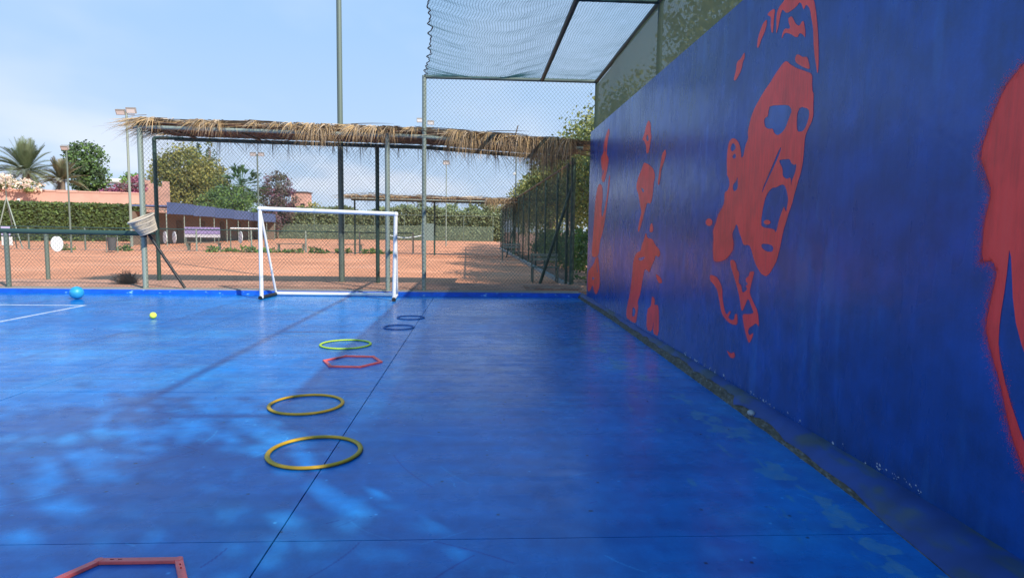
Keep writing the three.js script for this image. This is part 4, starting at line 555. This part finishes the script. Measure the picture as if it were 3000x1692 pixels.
// umpire stand at the far left, benches by the screened fence
{
  const u = thing('tripod_stand', 'tall tripod of thin poles in front of the hedge at the far left', 'stand', [-28.6, 0, -40]); for (const [x, z] of [[-0.75, 0.2], [0.85, 0.1], [0.02, -0.6]]) mesh('leg', bar([x, 0, z], [0, 3.1, 0], 0.035, 8), M.pale, u); mesh('pole', bar([0, 2.9, 0], [0, 4.3, 0], 0.025, 6), M.post, u);
  const bench = (label, x, z, w) => { const b = thing('metal_bench', label, 'bench', [x, 0, z], 'benches by the screened fence'); for (const [dx, dz] of [[-w / 2, 0], [w / 2, 0], [-w / 2, -0.4], [w / 2, -0.4]]) mesh('leg', bar([dx, 0, dz], [dx, dz ? 0.85 : 0.45, dz], 0.025, 8), M.post, b); for (let k = 0; k < 3; k++) mesh('seat_slat', box(w + 0.1, 0.03, 0.1, 0, 0.46, -0.05 - k * 0.13), M.post, b); for (let k = 0; k < 2; k++) mesh('back_slat', box(w + 0.1, 0.08, 0.025, 0, 0.68 + k * 0.14, -0.41), M.pale, b); };
  bench('metal bench at the foot of the far thatch by the fence', 1.72, -32.5, 0.9); bench('metal bench behind the fence brace at the near corner', 2.02, -18.7, 0.75);
  const n = thing('sign_board', 'grey board and table on the far clay court right of the goal', 'board', [-5.0, 0, -56]); mesh('panel', box(1.2, 1.5, 0.08, 0.6, 1.3, 0), mat([0.16, 0.22, 0.20], 0.7), n); for (const x of [0.1, 1.1]) mesh('leg', bar([x, 0, 0], [x, 0.6, 0], 0.04, 6), M.post, n);
  const nn = thing('net_post_pair', 'pale net posts with a sagging white tape inside the goal', 'net', [-5.2, 0, -43]); for (const x of [-0.9, 1.4]) mesh('post', bar([x, 0, 0], [x, 1.15, 0], 0.05, 8), M.pale, nn); { const gb = new GB(); let q = null; for (let k = 0; k <= 8; k++) { const t = k / 8, p = [-0.9 + 2.3 * t, 1.12 - 0.18 * Math.sin(t * Math.PI), 0]; if (q) gb.wire(...q, ...p, 0.04); q = p; } mesh('tape', gb.geo(), M.white, nn); }
}
{
  const b = thing('litter_bin', 'dark grey bin standing on the clay left of the twin floodlight mast', 'bin', [-20.6, 0, -36.6]); mesh('bin_body', new THREE.CylinderGeometry(0.24, 0.19, 0.75, 16).translate(0, 0.47, 0), mat([0.08, 0.085, 0.09], 0.7), b); mesh('rim', new THREE.TorusGeometry(0.245, 0.02, 8, 24).rotateX(Math.PI / 2).translate(0, 0.845, 0), M.post, b); for (const x of [-0.3, 0.3]) mesh('leg', bar([x, 0, 0], [x, 0.95, 0], 0.022, 6), M.pale, b);
  const n = thing('notice_board', 'pale lilac and white board on the low fence at the left edge', 'board', [-27.9, 0, -38.8]); mesh('panel', box(0.5, 0.55, 0.04, 0, 1.08, 0), mat([0.42, 0.40, 0.62], 0.6), n); mesh('lower_panel', box(0.6, 0.5, 0.04, 0.05, 0.5, 0), M.white, n);
  for (const [x, z, h, w] of [[-17.4, -41, 0.5, 2.2], [-12.4, -42.5, 0.45, 1.9], [-8.6, -43, 0.45, 1.7]]) { const t = thing('garden_bench', `low dark bench on the far clay court, ${['left of the goal', 'seen through the goal', 'left of the thick pole'][[-17.4, -12.4, -8.6].indexOf(x)]}`, 'bench', [x, 0, z], 'benches on the far clay court'); mesh('seat', box(w, 0.06, 0.4, 0, h, 0), M.bark, t); for (const d of [-w / 2 + 0.15, w / 2 - 0.15]) mesh('leg', box(0.06, h - 0.03, 0.36, d, (h - 0.03) / 2, 0), M.post, t); }
}
// palms and trees on the left
function palm(label, x, z, h, L, nf, seed, pal, o = {}) {
  const g = thing('palm_tree', label, 'palm', [x, 0, z], o.group), R = rng(seed), gb = new GB(true);
  mesh('trunk', bar([0, 0, 0], [0, h, 0], 0.42, 12, 0.34), M.bark, g);
  for (let f = 0; f < nf; f++) {
    const a = f * 2.39996 + R() * 0.3, e = o.fan ? -0.5 + R() * 1.9 : -0.35 + 1.75 * Math.pow(R(), 0.75), len = L * (0.75 + R() * 0.35), c = pal[(R() * pal.length) | 0], tone = 0.7 + R() * 0.6, pts = [];
    const droop = len * (0.25 + 0.35 * R()) * Math.cos(e); for (let k = 0; k <= 8; k++) { const t = k / 8; pts.push([Math.cos(a) * Math.cos(e) * len * t, h + Math.sin(e) * len * t - droop * t * t, Math.sin(a) * Math.cos(e) * len * t]); }
    gb.ribbon(pts, 0.09, [-Math.sin(a), 0, Math.cos(a)], [c[0] * tone, c[1] * tone, c[2] * tone]);
    const nl = o.fan ? 0 : 26; for (let k = 2; k < nl; k++) for (const s of [-1, 1]) { const t = k / nl * 8, i = Math.min(7, t | 0), w = t - i, p = pts[i].map((v, q) => v + (pts[i + 1][q] - v) * w), d = pts[i + 1].map((v, q) => v - pts[i][q]), dl = Math.hypot(...d) || 1, ll = L * 0.2 * Math.sin(Math.min(1, 0.25 + k / nl * 0.8) * Math.PI * 0.9), f2 = tone * (0.85 + R() * 0.3); const e2 = [p[0] + d[0] / dl * ll * 0.75 - Math.sin(a) * s * ll * 0.6, p[1] + d[1] / dl * ll * 0.75 + ll * 0.25, p[2] + d[2] / dl * ll * 0.75 + Math.cos(a) * s * ll * 0.6]; gb.ribbon([p, e2], 0.11, [d[0] / dl, d[1] / dl, d[2] / dl], [c[0] * f2, c[1] * f2, c[2] * f2]); }
    if (o.fan) for (let k = -6; k <= 6; k++) { const b = k * 0.17, p = pts[6], ca = a + b, f2 = tone * (0.85 + R() * 0.3); gb.ribbon([p, [p[0] + Math.cos(ca) * Math.cos(e) * L * 0.4, p[1] + Math.sin(e) * L * 0.35 - 0.1 * L, p[2] + Math.sin(ca) * Math.cos(e) * L * 0.4]], 0.16, [-Math.sin(ca), 0.3, Math.cos(ca)], [c[0] * f2, c[1] * f2, c[2] * f2]); }
  }
  mesh('crown', gb.geo(), M.leaf, g); return g;
}
const PG = [[0.20, 0.24, 0.10], [0.16, 0.20, 0.085], [0.24, 0.27, 0.13], [0.13, 0.17, 0.07]], PD = [[0.24, 0.22, 0.11], [0.20, 0.21, 0.10], [0.28, 0.22, 0.10]];
palm('large feather palm rising above the white flowering hedge', -51.3, -75, 7.4, 4.3, 90, 1001, PG);
palm('smaller drooping feather palm in front of the round tree', -45.6, -72, 6.2, 3.0, 60, 1003, PD);
palm('bright green fan palm beside the big olive green tree', -30.0, -82, 6.6, 3.0, 80, 1005, [[0.06, 0.13, 0.04], [0.05, 0.10, 0.035], [0.08, 0.16, 0.05]].map(c => c.map(v => v * 1.7)), { fan: true });
tree('round_tree', 'dense dark green round tree left of the twin floodlight mast', -47.7, -80, [[0, 9.3, 0, 2.0, 1.9, 2], [0.3, 7.2, 0, 2.0, 1.8, 2], [-0.5, 10.1, 0.3, 1.3, 1.0, 1.4], [0.9, 5.8, 0.4, 1.4, 1.4, 1.4], [0, 4.2, 0, 1.8, 1.6, 1.6]], 7000, 0.34, [...G.dark, ...G.mid], 1011, { r: 0.2 });
tree('flowering_hedge', 'white and pink flowering creeper spilling over the garden wall', -52, -66.5, [[0, 5.9, 0, 2.2, 0.9, 1], [3, 5.7, 0, 2.0, 0.75, 1], [5.6, 5.4, 0, 1.8, 0.6, 1], [-3, 6.2, 0, 2.4, 1.1, 1], [7.4, 5.2, 0.2, 1.0, 0.4, 0.8]], 5200, 0.26, G.pale, 1013, { shrub: true, cat: 'creeper' });
tree('bougainvillea', 'dark magenta bougainvillea beside the stepped wall', -38.8, -71.8, [[0, 5.4, 0, 1.4, 0.7, 1], [1.2, 5.9, 0, 1.0, 0.9, 0.9], [-1.6, 5.0, 0, 1.2, 0.4, 0.8]], 2000, 0.24, G.magenta, 1015, { shrub: true, cat: 'creeper' });
tree('young_tree', 'small light green treetop behind the magenta bougainvillea', -40.4, -76, [[0, 6.8, 0, 0.9, 0.9, 0.9], [0.9, 6.3, 0, 0.9, 0.6, 0.9]], 800, 0.26, G.fresh, 1017, { r: 0.08 });
tree('olive_tree', 'big olive green tree mass behind the blue shelter', -38.3, -85, [[0, 8.6, 0, 3.3, 2.8, 2.6], [-2.4, 7.4, 0.2, 2.0, 2.8, 1.8], [2.6, 7.0, 0.4, 2.8, 2.9, 2.2], [-0.5, 5.0, 1, 3.0, 2.0, 2], [4.8, 5.6, 0.6, 2.0, 2.2, 2.0], [4.0, 3.9, 1.4, 3.2, 1.4, 1.8], [-2.6, 9.6, 0, 0.7, 1.5, 0.8], [-1.5, 3.2, 1.2, 3.0, 2.0, 1.6], [2.5, 2.4, 1.5, 3.5, 2.2, 1.6]], 24000, 0.33, [...G.olive, [0.19, 0.17, 0.04]], 1019, { r: 0.3 });
tree('conifer', 'left dark conifer spire above the olive green tree', -38.6, -89, [[0, 12.0, 0, 0.55, 1.6, 0.6], [0, 10.0, 0, 1.0, 1.8, 1.0]], 1300, 0.26, G.dark, 1021, { r: 0.15 }); tree('conifer', 'right dark conifer spire above the olive green tree', -36.6, -89, [[0, 11.8, 0, 0.6, 1.6, 0.6], [0.2, 9.6, 0, 1.1, 2.2, 1.1], [0.8, 7.6, 0, 1.3, 2.0, 1.3]], 1700, 0.26, [...G.dark, ...G.olive], 1023, { r: 0.15 });
tree('broadleaf_tree', 'fresh green bush between the fan palm and the shelter', -30.2, -79.5, [[0, 4.8, 0, 2.4, 1.8, 1.8], [-2.2, 4.4, 0, 1.8, 1.5, 1.6], [1.8, 4.0, 0.2, 1.3, 1.3, 1.3], [0, 2.0, 0, 3.0, 2.0, 1.6]], 6000, 0.3, [...G.fresh, ...G.mid], 1025, { r: 0.14 });
tree('purple_tree', 'dusky purple leaved tree left of the small pink house', -26.8, -86, [[0, 7.0, 0, 1.7, 1.6, 1.6], [-0.8, 5.4, 0.2, 1.8, 1.6, 1.6], [1.2, 5.2, 0.2, 1.5, 1.5, 1.4], [0.4, 8.3, 0, 0.8, 0.7, 0.8], [0, 3.2, 0.2, 2.0, 2.0, 1.6]], 6000, 0.28, G.purple, 1027, { r: 0.14 });
tree('broadleaf_tree', 'low olive bush below the small pink house', -23.5, -90, [[0, 3.6, 0, 2.4, 1.2, 1.4], [2.8, 3.3, 0, 1.8, 0.9, 1.2]], 1800, 0.3, G.olive, 1029, { r: 0.1 });
[[-11.6, 4.6, 1.5], [-8.8, 5.0, 1.7], [-6.2, 4.5, 1.3], [-4.2, 5.1, 1.8], [-1.6, 4.6, 1.5], [0.6, 5.2, 1.8], [-14.5, 4.2, 1.4], [2.6, 5.4, 1.7]].forEach(([x, h, w], i) => tree('far_tree', ['first', 'second', 'third', 'fourth', 'fifth', 'sixth', 'seventh', 'eighth'][[1, 2, 3, 4, 5, 6, 0, 7][i]] + ' treetop from the left above the tall grey green hedge', x, -91, [[0, h - 0.8, 0, w, 0.9, 1.2], [w * 0.3, h, 0, w * 0.5, 0.5, 0.8], [-w * 0.3, h - 1.4, 0, w, 0.9, 1.2]], 900, 0.34, G.farhedge, 1040 + i, { r: 0.1, group: 'treetops above the far hedge' }));

renderer.render(scene, camera);
